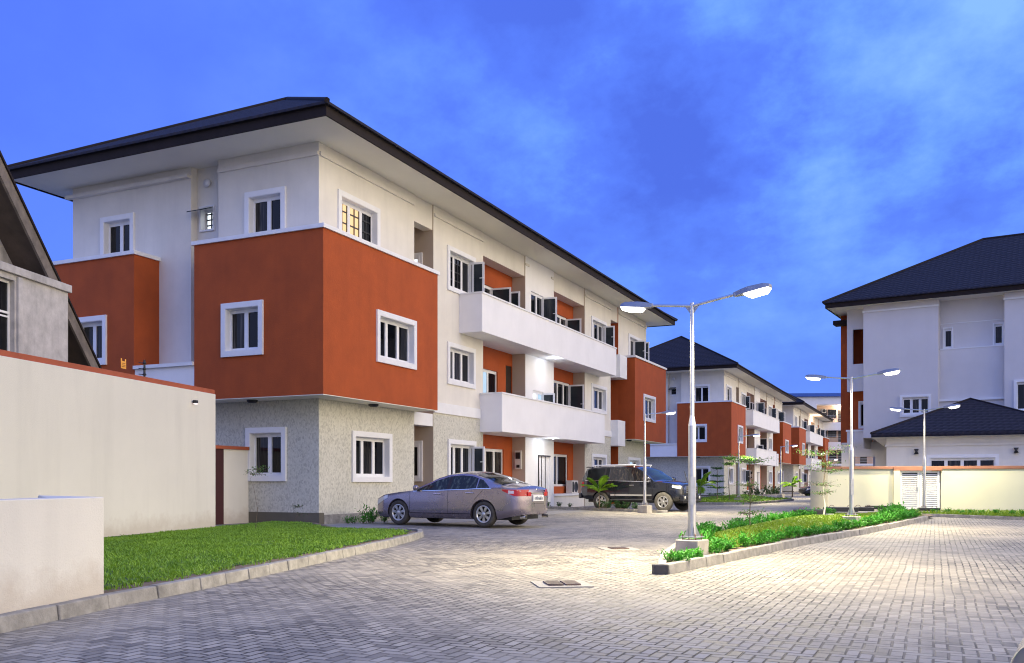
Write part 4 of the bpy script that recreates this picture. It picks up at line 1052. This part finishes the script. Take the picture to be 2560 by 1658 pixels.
def sedan(label, loc, rz, paint, low=False):
    o = thing('sedan', label, 'car', loc, rz)
    c = Car(top=[(2.42, .60), (2.38, .68), (2.25, .76), (1.9, .86), (1.4, .93), (1.0, .985), (.85, 1.01), (.5, 1.17), (.1, 1.335), (-.25, 1.425), (-.6, 1.452), (-.95, 1.43), (-1.3, 1.34), (-1.7, 1.185), (-1.95, 1.10), (-2.2, 1.075), (-2.34, 1.06), (-2.42, 1.01), (-2.46, .93), (-2.475, .82)],
            belt=[(2.42, .5), (2.2, .70), (1.8, .82), (1.2, .88), (.7, .91), (-.6, .95), (-1.4, .985), (-2.0, .985), (-2.36, .93), (-2.475, .74)],
            bot=[(2.42, .32), (2.2, .22), (1.7, .20), (-1.8, .21), (-2.1, .27), (-2.475, .34)],
            wid=[(2.42, .42), (2.36, .60), (2.22, .74), (1.95, .84), (1.4, .90), (.4, .912), (-1.2, .912), (-1.7, .892), (-2.0, .86), (-2.2, .805), (-2.33, .735), (-2.41, .64), (-2.455, .50), (-2.475, .34)],
            tumble=.56, axles=(1.39, -1.385), rw=.334, crown=.075)
    if low: c.T[0:3] = [(2.42, .27), (2.405, .33), (2.36, .45)]; c.Bt[0] = (2.42, .22); c.Bo[0:2] = [(2.42, .13), (2.2, .16)]
    b = c.body(paint, o, trim_dark)
    def zt(x): return c.ze(x) - .045
    def zb(x): return c.zs(x) + .018
    # glass: front door, rear door, quarter light
    c.side('side_window', .80, -.235, zb, lambda x: zt(x) , glass_far, o, each=True, nx=14)
    c.side('side_window', -.335, -1.16, zb, zt, glass_far, o, each=True, nx=12)
    c.side('quarter_window', -1.20, -1.56, zb, lambda x: min(zt(x), zb(x) + .30 * (x + 1.58) / .38 + .01), glass_far, o, each=True, nx=6)
    c.side('window_trim', .86, -1.62, lambda x: c.zs(x) + .002, lambda x: c.zs(x) + .017, chrome, o, eps=.008, nx=20, nz=1)
    c.side('door_pillar', -.235, -.335, zb, zt, trim_dark, o, eps=.007, nx=2)
    c.topp('windscreen', .80, -.10, .93, glass_car, o); c.topp('rear_window', -1.06, -1.86, lambda t: .90 - .06 * t, glass_car, o)
    # shut lines
    for x0, sl in ((.98, .05), (-.285, .0)):
        c.side('shut_line', x0 + .004, x0 - .004, lambda x: .30, lambda x: c.zs(x) + .0, trim_dark, o, eps=.003, nx=1, nz=10)
    c.side('shut_line', -1.12, -1.40, lambda x: .70 + (-1.12 - x) * .95, lambda x: .712 + (-1.12 - x) * .95, trim_dark, o, eps=.003, nx=6, nz=1)
    c.side('shut_line', .98, -1.0, lambda x: .335, lambda x: .342, trim_dark, o, eps=.004, nx=12, nz=1)
    c.side('sill', 1.0, -1.0, lambda x: .205, lambda x: .325, paint, o, eps=.02, nx=8)
    handle(c, o, .05, .845, chrome); handle(c, o, -.98, .875, chrome)
    c.side('fuel_flap', -1.62, -1.80, lambda x: .80, lambda x: .95, paint, o, eps=.004, sides=(1,), nx=2)
    # lights
    c.side('headlight', 2.27, 1.78, lambda x: c.zs(x) - .16 + (2.27 - x) * .12, lambda x: c.zs(x) - .01, mat('clear_lamp', (.55, .56, .58), .08, .3), o, eps=.006, each=True)
    red = mat('red_lamp_glass', (.45, .012, .015), .12); clr = mat('clear_reflector', (.65, .55, .52), .15, .4)
    for sd in (1, -1):
        tl = c.side('tail_light', -1.93, -2.455, lambda x: .80 + max(0, (x + 2.25)) * .44, lambda x: .965 + max(0, x + 2.15) * .03, red, o, eps=.008, sides=(sd,))[0]
        q = MB(); q.box(-2.478, -2.44, sd * .33, sd * .49, .80, .90, red); q.build('inner_lens', None, tl)
        c.side('reflector', -2.10, -2.24, lambda x: .862, lambda x: .945, clr, tl, eps=.010, sides=(sd,), nx=3, nz=2)
    q = MB(); q.box(-2.488, -2.44, -.30, .30, .862, .878, chrome); q.box(-2.481, -2.45, -.32, .32, .60, .607, trim_dark); q.build('boot_trim', None, o)
    q = MB(); q.lathe([(.001, 0), (.032, .0), (.036, -.008)], 'y', 16); bd = q.build('emblem', chrome, o); bd.location = (-2.455, 0, .965); bd.rotation_euler = (0, R(8), R(90))
    pl = MB(); pl.box(-2.502, -2.47, -.26, .26, .67, .82); p = pl.build('number_plate', plate_m, o)
    q = MB()   # illegible plate lettering: rows of strokes as blurred in the picture
    rng = random.Random(4); x = -.21
    while x < .19:
        w = rng.uniform(.012, .03); q.box(-2.506, -2.503, x, x + w, .70, .70 + rng.uniform(.06, .09)); q.box(-2.506, -2.503, x, x + w + .012, .70 + rng.choice((0, .035, .08)), .712 + .08 * rng.random()); x += w + .022
    q.build('plate_lettering', plate_t, p)
    q = MB(); q.box(-2.46, -2.38, -.28, .28, .325, .36, trim_dark); q.build('bumper_insert', None, o)
    for sd in (1, -1):
        q = MB(); q.tube((-2.30, sd * .55, .27), (-2.45, sd * .55, .27), .045, None, 12, chrome); q.tube((-2.445, sd * .55, .27), (-2.455, sd * .55, .27), .038, None, 12, trim_dark); q.build('exhaust', None, o)
        m = MB(); P = Vector((.72, sd * (c.y(.72, .98) + .10), 1.0))
        m.lathe([(.001, -.10), (.06, -.085), (.085, -.02), (.085, .05), (.06, .06), (.001, .062)], 'y', 12, paint)
        mo = m.build('door_mirror', None, o); mo.location = P; mo.rotation_euler = (0, 0, R(8 * sd)); mo.scale = (.75, 1, .9)
    c.wheels(o, 7, tyre_m, .225, trim_dark, split=True)
    u = MB(); u.box(-2.1, 2.1, -.66, .66, .19, .30); u.build('underbody', trim_dark, o)
    return o
def suv(label, loc, rz, paint):
    o = thing('four_wheel_drive', label, 'car', loc, rz)
    c = Car(top=[(2.42, .90), (2.38, 1.06), (2.25, 1.14), (1.8, 1.20), (1.2, 1.25), (1.05, 1.27), (.75, 1.50), (.38, 1.74), (.15, 1.83), (-.4, 1.875), (-1.3, 1.875), (-2.0, 1.83), (-2.22, 1.78), (-2.40, 1.45), (-2.47, 1.22), (-2.52, .9)],
            belt=[(2.42, .80), (2.2, 1.04), (1.6, 1.12), (1.0, 1.18), (-1.2, 1.22), (-2.2, 1.24), (-2.45, 1.12), (-2.52, .8)],
            bot=[(2.42, .50), (2.1, .42), (1.4, .40), (-1.6, .40), (-2.2, .46), (-2.52, .55)],
            wid=[(2.42, .68), (2.34, .80), (2.15, .90), (1.7, .975), (1.0, .985), (-1.6, .985), (-2.1, .96), (-2.4, .88), (-2.52, .78)],
            tumble=.34, axles=(1.425, -1.425), rw=.39, crown=.06)
    def sq(T): return [((1.5 + (x - 1.5) * .74) if x > 1.5 else x, v) for x, v in T]
    c.T, c.Bt, c.Bo, c.W = sq(c.T), sq(c.Bt), sq(c.Bo), sq(c.W); c.x1 = c.T[0][0]; dn = 2.42 - c.x1
    c.body(paint, o, trim_dark)
    def zt(x): return c.ze(x) - .055
    def zb(x): return c.zs(x) + .03
    c.side('side_window', .86, -.05, zb, zt, glass_suv, o, each=True, nx=12); c.side('side_window', -.17, -1.02, zb, zt, glass_suv, o, each=True)
    c.side('side_window', -1.06, -1.22, zb, zt, glass_car, o, each=True, nx=4); c.side('rear_quarter_window', -1.30, -2.14, zb, lambda x: zt(x), glass_car, o, each=True)
    c.side('door_pillar', -.05, -.17, zb, zt, trim_dark, o, eps=.007, nx=2); c.side('window_bar', -1.02, -1.06, zb, zt, mat('grey_pillar_trim', (.06, .06, .07), .3), o, eps=.008, nx=1)
    c.side('window_bar', -1.22, -1.30, zb, zt, trim_dark, o, eps=.008, nx=1)
    c.topp('windscreen', 1.02, .28, .90, glass_car, o); c.topp('rear_window', -2.25, -2.42, .82, glass_car, o)
    for x in (.98, -.11, -1.0): c.side('shut_line', x + .005, x - .005, lambda x: .50, lambda x: c.zs(x), mat('shut_gap', (.002, .002, .003), .6), o, eps=.003, nx=1, nz=8)
    c.side('window_trim', .95, -2.2, lambda x: c.zs(x) + .008, lambda x: c.zs(x) + .026, chrome, o, eps=.010, nx=16, nz=1)
    c.side('side_moulding', .95, -.95, lambda x: .62, lambda x: .68, chrome, o, eps=.02, nx=8, nz=2)
    for sd in (1, -1):
        q = MB(); q.box(-1.0, 1.0, sd * .88, sd * 1.02, .40, .46, trim_dark); q.box(-.95, .95, sd * .90, sd * 1.03, .461, .468, steel); q.build('side_step', None, o)
        q = MB(); q.tube((.05, sd * .70, 1.885), (-1.9, sd * .70, 1.87), .032, None, 8, white_pvc)
        for x in (.0, -.95, -1.85): q.tube((x, sd * .70, 1.80), (x, sd * .70, 1.88), .024, None, 8, white_pvc)
        q.build('roof_rail', None, o)
        m = MB(); m.lathe([(.001, -.12), (.08, -.10), (.11, -.02), (.11, .06), (.08, .08), (.001, .082)], 'y', 12, paint); m.box(.02, .10, -.1, .06, -.13, -.06, chrome)
        mo = m.build('door_mirror', None, o); mo.location = (.88, sd * (c.y(.88, 1.28) + .15), 1.30); mo.scale = (.7, 1, .95)
    handle(c, o, .05, 1.05, chrome, .10); handle(c, o, -.92, 1.07, chrome, .10)
    hl = c.side('headlight', 2.37 - dn, 1.82, lambda x: .90 + (2.37 - dn - x) * .18, lambda x: 1.03 + (2.37 - dn - x) * .12, mat('bright_lamp_glass', (.75, .74, .66), .1, .5), o, eps=.010, each=True)
    red = MATS.get('red_lamp_glass') or mat('red_lamp_glass', (.45, .012, .015), .12)
    c.side('tail_light', -2.28, -2.50, lambda x: .98, lambda x: 1.20, red, o, eps=.010, each=True)
    q = MB(); q.box(2.40 - dn, 2.47 - dn, -.50, .50, .74, 1.02, chrome)
    for z in (.79, .86, .93): q.box(2.465 - dn, 2.48 - dn, -.46, .46, z, z + .03, trim_dark)
    q.build('grille', None, o)
    q = MB(); q.box(2.36 - dn, 2.50 - dn, -.84, .84, .42, .66, paint); q.box(2.48 - dn, 2.51 - dn, -.5, .5, .48, .60, trim_dark)
    fb = q.build('front_bumper', None, o, bevel=.04)
    for sd in (1, -1):
        q = MB(); q.lathe([(.001, 0), (.06, 0), (.07, -.02)], 'y', 14, MATS['bright_lamp_glass']); f = q.build('fog_lamp', None, fb); f.location = (2.515 - dn, sd * .66, .56); f.rotation_euler = (0, 0, R(-90))
    q = MB(); q.box(-2.58, -2.42, -.90, .90, .50, .72, paint); q.build('rear_bumper', None, o, bevel=.04)
    q = MB(); q.box(-2.36, -2.12, -.62, .62, 1.79, 1.83, paint); q.build('spoiler', None, o, bevel=.012)
    q = MB(); q.tube((1.6, .9, 1.18), (1.45, .95, 1.62), .02, .016, 8, trim_dark); q.build('snorkel', None, o)
    u = MB(); u.box(-2.2, 2.2, -.7, .7, .34, .46); u.build('underbody', trim_dark, o)
    c.wheels(o, 6, tyre_d, .235, trim_dark)
    return o
# silver sedan: nose to the wall
hd = Vector((-2.415, 1.5, 0)).normalized(); sidev = Vector((-hd.y, hd.x, 0))  # left of heading (towards camera)
fw = Vector((-3.07, 25.0, 0)); rw_ = Vector((-.655, 23.5, 0))
ctr = (fw + rw_) / 2 - sidev * .80 if sidev.y < 0 else (fw + rw_) / 2 + sidev * .80
sedan('mauve silver sedan parked nose to the stone clad wall', (ctr.x, ctr.y, .02), math.atan2(hd.y, hd.x), paint_silver)
hd = Vector((2.3, -1.7, 0)).normalized()
fw = Vector((6.08, 36.6, 0)); rw_ = Vector((3.78, 38.3, 0)); rt = Vector((hd.y, -hd.x, 0))
ctr = (fw + rw_) / 2 - rt * .87
suv('black four wheel drive parked behind the planting strip', (ctr.x - .02, ctr.y + .03, 0), math.atan2(hd.y, hd.x), paint_black)
sedan('distant dark sedan mostly hidden by the gate wall', (27.6, 80.5, -.05), R(190), paint_black)
sedan('gold grey sedan with only its rounded bumper entering the lower right corner', (4.40, 3.05, 0), R(143), paint_gold, low=True)

# ------------------------------------------------------------------ plants
def leaf(mb, p, d, up, L, W, m=None):
    d = d.normalized(); s = d.cross(up)
    if s.length < 1e-3: s = d.orthogonal()
    s.normalize(); nrm = s.cross(d)
    a = p; b = p + d * L * .5 + nrm * L * .08; e = p + d * L - nrm * L * .12
    mb.poly([a, b + s * W * .5, e, b - s * W * .5], [(0, 1, 2), (0, 2, 3)], m)
def rdir(rng, zmin=-.3):
    while 1:
        v = Vector((rng.uniform(-1, 1), rng.uniform(-1, 1), rng.uniform(zmin, 1)))
        if .1 < v.length < 1: return v.normalized()
def bush_mesh(seed, r, h, n, L, W, stems=7):
    rng = random.Random(seed); lf = MB(); st = MB()
    for k in range(stems):
        a = rng.uniform(0, 6.28); q = rng.uniform(.15, .95) ** .7 * r; tip = Vector((math.cos(a) * q, math.sin(a) * q, h * rng.uniform(.55, 1.05)))
        base = Vector((math.cos(a) * q * .3, math.sin(a) * q * .3, 0)); st.tube(base, tip, .006, .003, 5)
        for i in range(n // stems):
            t = rng.uniform(.12, 1.05); p = base.lerp(tip, t) + Vector((rng.gauss(0, .03), rng.gauss(0, .03), rng.gauss(0, .02)))
            d = rdir(rng, -.2); d = (d + Vector((0, 0, .35))).normalized(); leaf(lf, p, d, Vector((0, 0, 1)), L * rng.uniform(.6, 1.3), W * rng.uniform(.7, 1.2))
    return lf, st
def shrub(label, group, seed, r, h, n, L, W, m, cat='shrub', nm='shrub'):
    o = thing(nm, label, cat, group=group); lf, st = bush_mesh(seed, r, h, n, L, W)
    lf.build('foliage', m, o, recalc=False); st.build('stem', bark, o); return o
rng = random.Random(11)
def along(P, step, inset, rng, jit=.06):
    out = []; d = 0
    L = [Vector((p[0], p[1], 0)) for p in P]; acc = 0
    for a, b in zip(L[:-1], L[1:]):
        t = (b - a); ln = t.length; t.normalize(); nl = Vector((-t.y, t.x, 0))
        while acc < ln: out.append(a + t * acc + nl * (inset + rng.gauss(0, jit)) + t * rng.gauss(0, jit)); acc += step * rng.uniform(.8, 1.2)
        acc -= ln
    return out
HG = 'low leafy hedge plants edging the road island'
protos = [shrub('low bright green hedge plant along the kerb of the road island', HG, s, .17, .175, 230, .062, .03, leaf_hedge, nm='hedge_plant') for s in (1, 2, 3, 4)]
used = [False] * 4
def put_hedge(p, sc, label, group=None):
    k = rng.randrange(4)
    if not used[k]: o = protos[k]; used[k] = True
    else: o = copy_tree(protos[k])
    o.location = (p.x, p.y, .09); o.rotation_euler = (0, 0, rng.uniform(0, 6.28)); o.scale = (sc * rng.uniform(.9, 1.15), sc * rng.uniform(.9, 1.15), sc * rng.uniform(.8, 1.25))
    o['label'] = label; o['group'] = group or HG
front = along([(3.05, 13.25), (5.25, 16.9), (7.98, 20.8), (10.4, 24.6), (12.8, 28.4)], .34, .33, rng)
for p in front: put_hedge(p, .92 if p.y < 23 else 1.2, 'low bright green plant in the hedge on the right kerb of the island')
for p in along([(12.0, 27.3), (12.9, 28.6), (13.4, 30.0)], .28, .8, rng): put_hedge(p, 1.5, 'taller bright green plant at the far end of the island hedge')
back = along([(2.6, 14.6), (3.42, 18.2), (4.35, 20.2), (6.1, 23.7), (8.2, 27.5), (10.5, 31.1)], .40, -.38, rng)
for p in back: put_hedge(p, 1.05, 'low bright green plant in the hedge on the left kerb of the island')
for p in (Vector((2.14, 12.42, 0)), Vector((2.30, 12.62, 0)), Vector((2.46, 12.60, 0)), Vector((2.62, 12.78, 0)), Vector((2.30, 12.3, 0))): put_hedge(p, .72, 'small bright green plant in front of the concrete base of the nearest lamp')
for p in along([(14.3, 31.7), (15.95, 29.0), (17.4, 26.6)], .42, .55, rng): put_hedge(p, .8, 'low bright green plant edging the verge of the right wall')

# layered saplings
def sapling(label, loc, h, whorls, seed, trunk_m, r0=.022, spread=.8, m=None, LS=.055):
    m = m or leaf_tree; rng = random.Random(seed); o = thing('sapling_tree', label, 'tree', loc)
    t = MB(); pts = [Vector((rng.gauss(0, .012) * k, rng.gauss(0, .012) * k, h * k / 6)) for k in range(7)]
    for k in range(6): t.tube(pts[k], pts[k + 1], r0 * (1 - k / 7.5), r0 * (1 - (k + 1) / 7.5), 8, trunk_m if k < 3 else bark, caps=False)
    t.build('trunk', None, o)
    lf = MB(); br = MB()
    for (wz, wr, dens) in whorls:
        z = h * wz; c = pts[min(5, int(wz * 6))].lerp(pts[min(6, int(wz * 6) + 1)], wz * 6 % 1)
        nb = rng.randrange(6, 9)
        for b in range(nb):
            a = 6.283 * b / nb + rng.uniform(-.3, .3); rr = wr * spread * rng.uniform(.6, 1.15)
            tip = c + Vector((math.cos(a) * rr, math.sin(a) * rr, rr * rng.uniform(.02, .42)))
            br.tube(c, tip, .006, .002, 5, caps=False)
            for s in range(int(34 * dens)):
                u = rng.uniform(.22, 1.05); p = c.lerp(tip, u); sp = .05 + .16 * u * wr
                q = p + Vector((rng.gauss(0, sp), rng.gauss(0, sp), rng.gauss(0, .022)))
                if rng.random() < .25: br.tube(p, q, .003, .0015, 4, caps=False)
                leaf(lf, q, Vector((rng.gauss(0, 1), rng.gauss(0, 1), rng.gauss(.1, .6))), Vector((0, 0, 1)), LS * rng.uniform(.6, 1.3), LS * .5)
    lf.build('crown', m, o, recalc=False); br.build('branches', bark, o); return o
sapling('thin layered sapling standing on the island lawn nearest the big lamp', (4.98, 19.2, .2), 1.42, [(.22, .32, .55), (.38, .42, .6), (.62, .28, .45), (.97, .42, 1.)], 21, bark, .013, 1.0)
sapling('taller layered sapling with whitewashed trunk by the black covers', (8.62, 25.4, .22), 1.72, [(.36, .35, .5), (.5, .42, .35), (.72, .62, 1.1), (.82, .45, .7), (.97, .72, 1.2)], 22, bark_w, .026, .95)
sapling('small flat topped sapling by the lamp on the far lawn', (11.95, 50.5, .1), 2.4, [(.86, .34, 1.0), (.97, .42, 1.1)], 23, bark, .03, 1.0, LS=.11)
sapling('slim sapling with leafy top between the far lawn lamp and the balconies', (13.3, 51.5, .1), 2.5, [(.9, .40, 1.0), (.97, .36, 1.1)], 24, bark, .03, 1.0, LS=.11)
sapling('bare wiry sapling at the end face of the big block', (-5.80, 24.55, .1), .42, [(.5, .16, .15), (.95, .2, .2)], 25, bark, .006, 1.0, leaf_dark)
sapling('little thin sapling in front of the two pane ground floor window', (-5.75, 20.6, .1), 1.38, [(.9, .22, .35), (.98, .25, .3)], 26, bark, .007, 1.0)

def palm(label, loc, h, nf, L, seed, m=None, W=.05, tr=.03, up=.9, dr=.085):
    m = m or leaf_palm; rng = random.Random(seed); o = thing('palm_plant', label, 'palm', loc)
    t = MB(); t.tube((0, 0, 0), (.01, .0, h * .5), tr, tr * .7, 8, bark); t.tube((.01, 0, h * .5), (0, 0, h), tr * .7, tr * .5, 8, bark); t.build('trunk', None, o)
    for k in range(nf):
        fr = MB(); a = 6.283 * k / nf + rng.uniform(-.3, .3); el = min(1.5, rng.uniform(.35, 1.35) * up); ll = L * rng.uniform(.75, 1.1)
        prev = Vector((0, 0, h * rng.uniform(.85, 1.0))); d = Vector((math.cos(a) * math.cos(el), math.sin(a) * math.cos(el), math.sin(el)))
        N = 16
        for i in range(N):
            nxt = prev + d * (ll / N); fr.tube(prev, nxt, .008 * (1 - i / N) + .002, None, 5, caps=False)
            d = (d + Vector((0, 0, -dr))).normalized(); sdv = d.cross(Vector((0, 0, 1))).normalized()
            if i > 2:
                f = math.sin(math.pi * min(1, (i - 1) / (N - .5))) * .75 + .25
                for sd in (-1, 1):
                    for r_ in (0, .5):
                        leaf(fr, prev.lerp(nxt, r_), (sdv * sd + d * .75 + Vector((0, 0, .12 - .25 * rng.random()))), Vector((0, 0, 1)), ll * .36 * f * rng.uniform(.8, 1.1), W)
            prev = nxt
        fr.build('frond', m, o, recalc=False)
    return o
palm('bright green young palm in front of the rear wheel of the black four wheel drive', (3.56, 37.52, .1), .74, 9, .86, 31, W=.075, up=1.4, dr=.05)
palm('yellow green feathery palm at the near corner of the middle block', (10.0, 48.8, .1), .8, 11, 1.05, 32, W=.07, tr=.05, up=1.05)
palm('drooping palm at the near corner of the farthest block', (20.0, 65.5, .1), .85, 11, .85, 33, W=.09, tr=.06, up=1.1)
# tiered dark conifer by the middle block
o = thing('tiered_conifer', 'dark tiered conifer against the pale corner of the middle block', 'tree', (12.3, 55.0, .1))
t = MB(); t.tube((0, 0, 0), (0, 0, 3.0), .04, .012, 8); t.build('trunk', bark, o)
rg = random.Random(40); lf = MB()
for z, r in ((.5, .75), (1.05, .8), (1.6, .6), (2.1, .55), (2.75, .42)):
    for b in range(6):
        a = b * 1.047 + rg.uniform(-.2, .2) + z; tip = Vector((math.cos(a) * r, math.sin(a) * r, z + r * rg.uniform(.0, .25)))
        for s in range(40):
            u = rg.uniform(.1, 1); p = Vector((0, 0, z)).lerp(tip, u); leaf(lf, p, Vector((rg.gauss(0, 1), rg.gauss(0, 1), rg.gauss(.2, .4))), Vector((0, 0, 1)), .16, .05)
lf.build('crown', leaf_dark, o, recalc=False); o.scale = (.8, .8, .68)
# dark shrubs along the foot of the middle block and weeds by the sedan and the strip
dk = [shrub('dark rounded shrub at the foot of the middle apartment block', 'dark shrubs along the middle block', s, .5, .62, 260, .12, .055, leaf_dark) for s in (51, 52)]
spots = [(u, n) for u, n in ((57.2, .6), (58.4, .8), (61.5, .7), (62.8, .6), (64.0, .7), (66.5, .9), (68.0, 1.0), (69.5, .9), (71.0, 1.), (72.5, .9))]
for i, (u, n) in enumerate(spots):
    o = dk[i] if i < 2 else copy_tree(dk[i % 2]); p = bl(u, n + .5, .0); o.location = p; o.rotation_euler = (0, 0, i * 1.3); o.scale = (1.1, 1.1, .8 + .3 * (i % 3))
wd0 = [shrub('small weedy plant growing against the wall left of the sedan bonnet', 'weeds at the wall by the sedan', s, .16, .22, 130, .075, .022, leaf_hedge, nm='weed_plant') for s in (61, 62)]
for i, (x, y, s) in enumerate(((-3.95, 26.0, 1.1), (-4.2, 25.75, 1.2), (-4.4, 25.6, .9), (-4.05, 26.15, 1.9), (-3.7, 26.3, 1.2), (-4.55, 25.5, .8))):
    o = wd0[i] if i < 2 else copy_tree(wd0[i % 2]); o.location = (x, y, .02); o.scale = (s, s, s); o.rotation_euler = (0, 0, i)
sw = [shrub('low green plant in the planting strip beside the four wheel drive', 'plants in the strip by the four wheel drive', s, .2, .26, 110, .10, .05, leaf_dark, nm='strip_plant') for s in (71, 72)]
for i, (t, s) in enumerate(((.0, .8), (.12, .7), (.22, .6), (.5, 1.), (.58, 1.1), (.66, 1.1), (.74, 1.), (.82, .9))):
    p = Vector((1.6, 40.7, .1)).lerp(Vector((5.6, 35.15, .1)), t); o = sw[i] if i < 2 else copy_tree(sw[i % 2]); o.location = p; o.scale = (s, s, s); o.rotation_euler = (0, 0, i * 2.)
# ------------------------------------------------------------------ concrete covers and drain gratings
CV = 'black cover slabs on the road island'
def cover(label, px, y, w, d, hgt=.10, base=True):
    s = 2295 * 1.05 / (y - 1206); x = (px - 1280) / 2295 * s
    o = thing('tank_cover', label, 'cover slab', (x, s + d / 2, (mound(x, s) if s < 30 else .10) - .005), R(-20), CV)
    if base: q = MB(); q.box(-w * .75, w * .75, -d * .75, d * .75, 0, .07); q.build('concrete_surround', concrete, o, bevel=.01)
    q = MB(); q.box(-w / 2, w / 2, -d / 2, d / 2, .075 if base else .0, .075 + hgt); c = q.build('slab', slab_blk, o, bevel=.015)
    for sx in (-.25, .25):
        q = MB(); P = [Vector((sx * w + math.cos(a) * .08, 0, .075 + hgt + math.sin(a) * .07)) for a in [i * math.pi / 6 for i in range(7)]]
        for a_, b_ in zip(P[:-1], P[1:]): q.tube(a_, b_, .009, None, 6)
        q.build('lifting_ring', rust, c)
cover('nearest black cover slab, left of the whitewashed sapling', 2034, 1290, .98, .8, .14)
cover('widest black cover slab, left of the second island lamp', 2112, 1283, 1.15, .8, .14)
cover('black cover slab just right of the second island lamp', 2168, 1281.5, .7, .7, .13)
cover('black cover slab in front of the left half of the gate', 2206, 1277, .95, .7, .13)
cover('black cover slab at the foot of the gate lamp post', 2332, 1281, .7, .6)
frame_m = mat('pale_drain_concrete', (.33, .31, .27), .9, var=.15, scale=7, bump=.4)
grate_m = mat('brown_grate_bars', (.10, .075, .065), .7, var=.3, scale=12)
def grate(label, px, y, w, d, rz, two=True):
    s = 2295 * 1.17 / (y - 1206); x = (px - 1280) / 2295 * s
    o = thing('drain_grate', label, 'drain', (x, s, .004), rz, 'drain gratings in the paving')
    q = MB(); q.box(-w / 2, w / 2, -d / 2, d / 2, -.02, .008); q.build('concrete_frame', frame_m, o)
    q = MB(); iw, idp = w * .27, d * .33
    for cx in ((-w * .16, w * .16) if two else (0,)):
        W2 = iw * (.5 if two else .9)
        q.box(cx - W2, cx + W2, -idp, idp, .0121, .016, rust)
        for i in range(9):
            xx = cx - W2 + 2 * W2 * (i + .5) / 9; q.box(xx - .012, xx + .012, -idp * .9, idp * .9, .016, .024, grate_m)
    q.build('grating', None, o)
grate('drain grating with concrete surround in the foreground paving', 1404, 1462, .62, .62, R(8))
grate('smaller rusty drain grating farther up the road', 1546, 1373, .62, .62, R(8), False)

# ------------------------------------------------------------------ sky: dusk blue with soft cloud, paler afterglow behind the camera
w = bpy.data.worlds.new('World'); S.world = w; w.use_nodes = True
nt = w.node_tree; bg = nt.nodes['Background']
d = nt.nodes.new('ShaderNodeTexCoord').outputs['Generated']
z = nt_sep(nt, d, 2); yy = nt_sep(nt, d, 1); xx = nt_sep(nt, d, 0)
# cloud layer on a plane overhead
cb = nt.nodes.new('ShaderNodeCombineXYZ'); den = math_n(nt, 'ADD', math_n(nt, 'MAXIMUM', z, 0.), .40)
nt.links.new(math_n(nt, 'DIVIDE', xx, den), cb.inputs[0]); nt.links.new(math_n(nt, 'DIVIDE', yy, den), cb.inputs[1])
mp = nt.nodes.new('ShaderNodeMapping'); mp.inputs['Location'].default_value = (1.3, 2.1, 0); mp.inputs['Rotation'].default_value = (0, 0, R(28)); mp.inputs['Scale'].default_value = (1.5, 1.3, 1); nt.links.new(cb.outputs[0], mp.inputs[0])
n1 = noise_n(nt, 2.0, 9, .60, mp.outputs[0]); n2 = noise_n(nt, .55, 3, .5, mp.outputs[0])
cl = math_n(nt, 'ADD', math_n(nt, 'MULTIPLY', n1, .7), math_n(nt, 'MULTIPLY', n2, .3))
clear = ramp_n(nt, z, [(0., (.112, .250, 1.0)), (.25, (.098, .215, .98)), (.5, (.088, .185, .92))])
cloud = ramp_n(nt, cl, [(.38, (.074, .155, .76)), (.45, (.10, .222, .97)), (.51, (.148, .345, 1.0)), (.60, (.25, .51, 1.05))])
# clouds gather to the right, the left stays clear
side = ramp_n(nt, math_n(nt, 'MULTIPLY_ADD', xx, 1.4, .55), [(.1, (.08, .08, .08)), (.75, (.95, .95, .95))])
front = mix_n(nt, side, clear, cloud)
low = ramp_n(nt, z, [(.09, (.85, .85, .85)), (.30, (0, 0, 0))]); front = mix_n(nt, low, front, (.130, .285, 1.0)); front = mix_n(nt, 1., front, (.535, .535, .535), 'MULTIPLY')
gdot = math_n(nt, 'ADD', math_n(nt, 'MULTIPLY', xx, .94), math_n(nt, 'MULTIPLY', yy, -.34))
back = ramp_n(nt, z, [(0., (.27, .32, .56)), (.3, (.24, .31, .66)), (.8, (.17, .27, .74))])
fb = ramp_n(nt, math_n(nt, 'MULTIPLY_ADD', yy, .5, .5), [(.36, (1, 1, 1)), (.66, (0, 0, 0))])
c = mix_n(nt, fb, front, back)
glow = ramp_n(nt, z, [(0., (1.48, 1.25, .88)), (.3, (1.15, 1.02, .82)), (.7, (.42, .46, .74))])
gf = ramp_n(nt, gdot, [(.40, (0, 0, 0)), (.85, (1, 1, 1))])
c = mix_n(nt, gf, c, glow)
# a low twilight sun adds its own scattered blue
sk = nt.nodes.new('ShaderNodeTexSky'); sk.sky_type = 'NISHITA'; sk.sun_disc = False; sk.sun_elevation = R(1.0); sk.sun_rotation = R(110)
c = mix_n(nt, .005, c, sk.outputs[0], 'ADD')
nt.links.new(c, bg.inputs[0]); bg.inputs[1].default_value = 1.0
sl = bpy.data.lights.new('sun', 'SUN'); sl.energy = .35; sl.angle = R(60); sl.color = (1., .86, .76)
so = bpy.data.objects.new('sun', sl); COL.objects.link(so)
az, el = R(110), R(16); dv = Vector((math.sin(az) * math.cos(el), math.cos(az) * math.cos(el), math.sin(el)))
so.rotation_euler = dv.to_track_quat('Z', 'Y').to_euler()
S.cycles.max_bounces = 6; S.cycles.diffuse_bounces = 4; S.cycles.glossy_bounces = 3; S.cycles.transmission_bounces = 3
S.cycles.sample_clamp_indirect = 4.; S.cycles.use_denoising = True; S.cycles.caustics_reflective = False; S.cycles.caustics_refractive = False
S.cycles.filter_width = 1.1
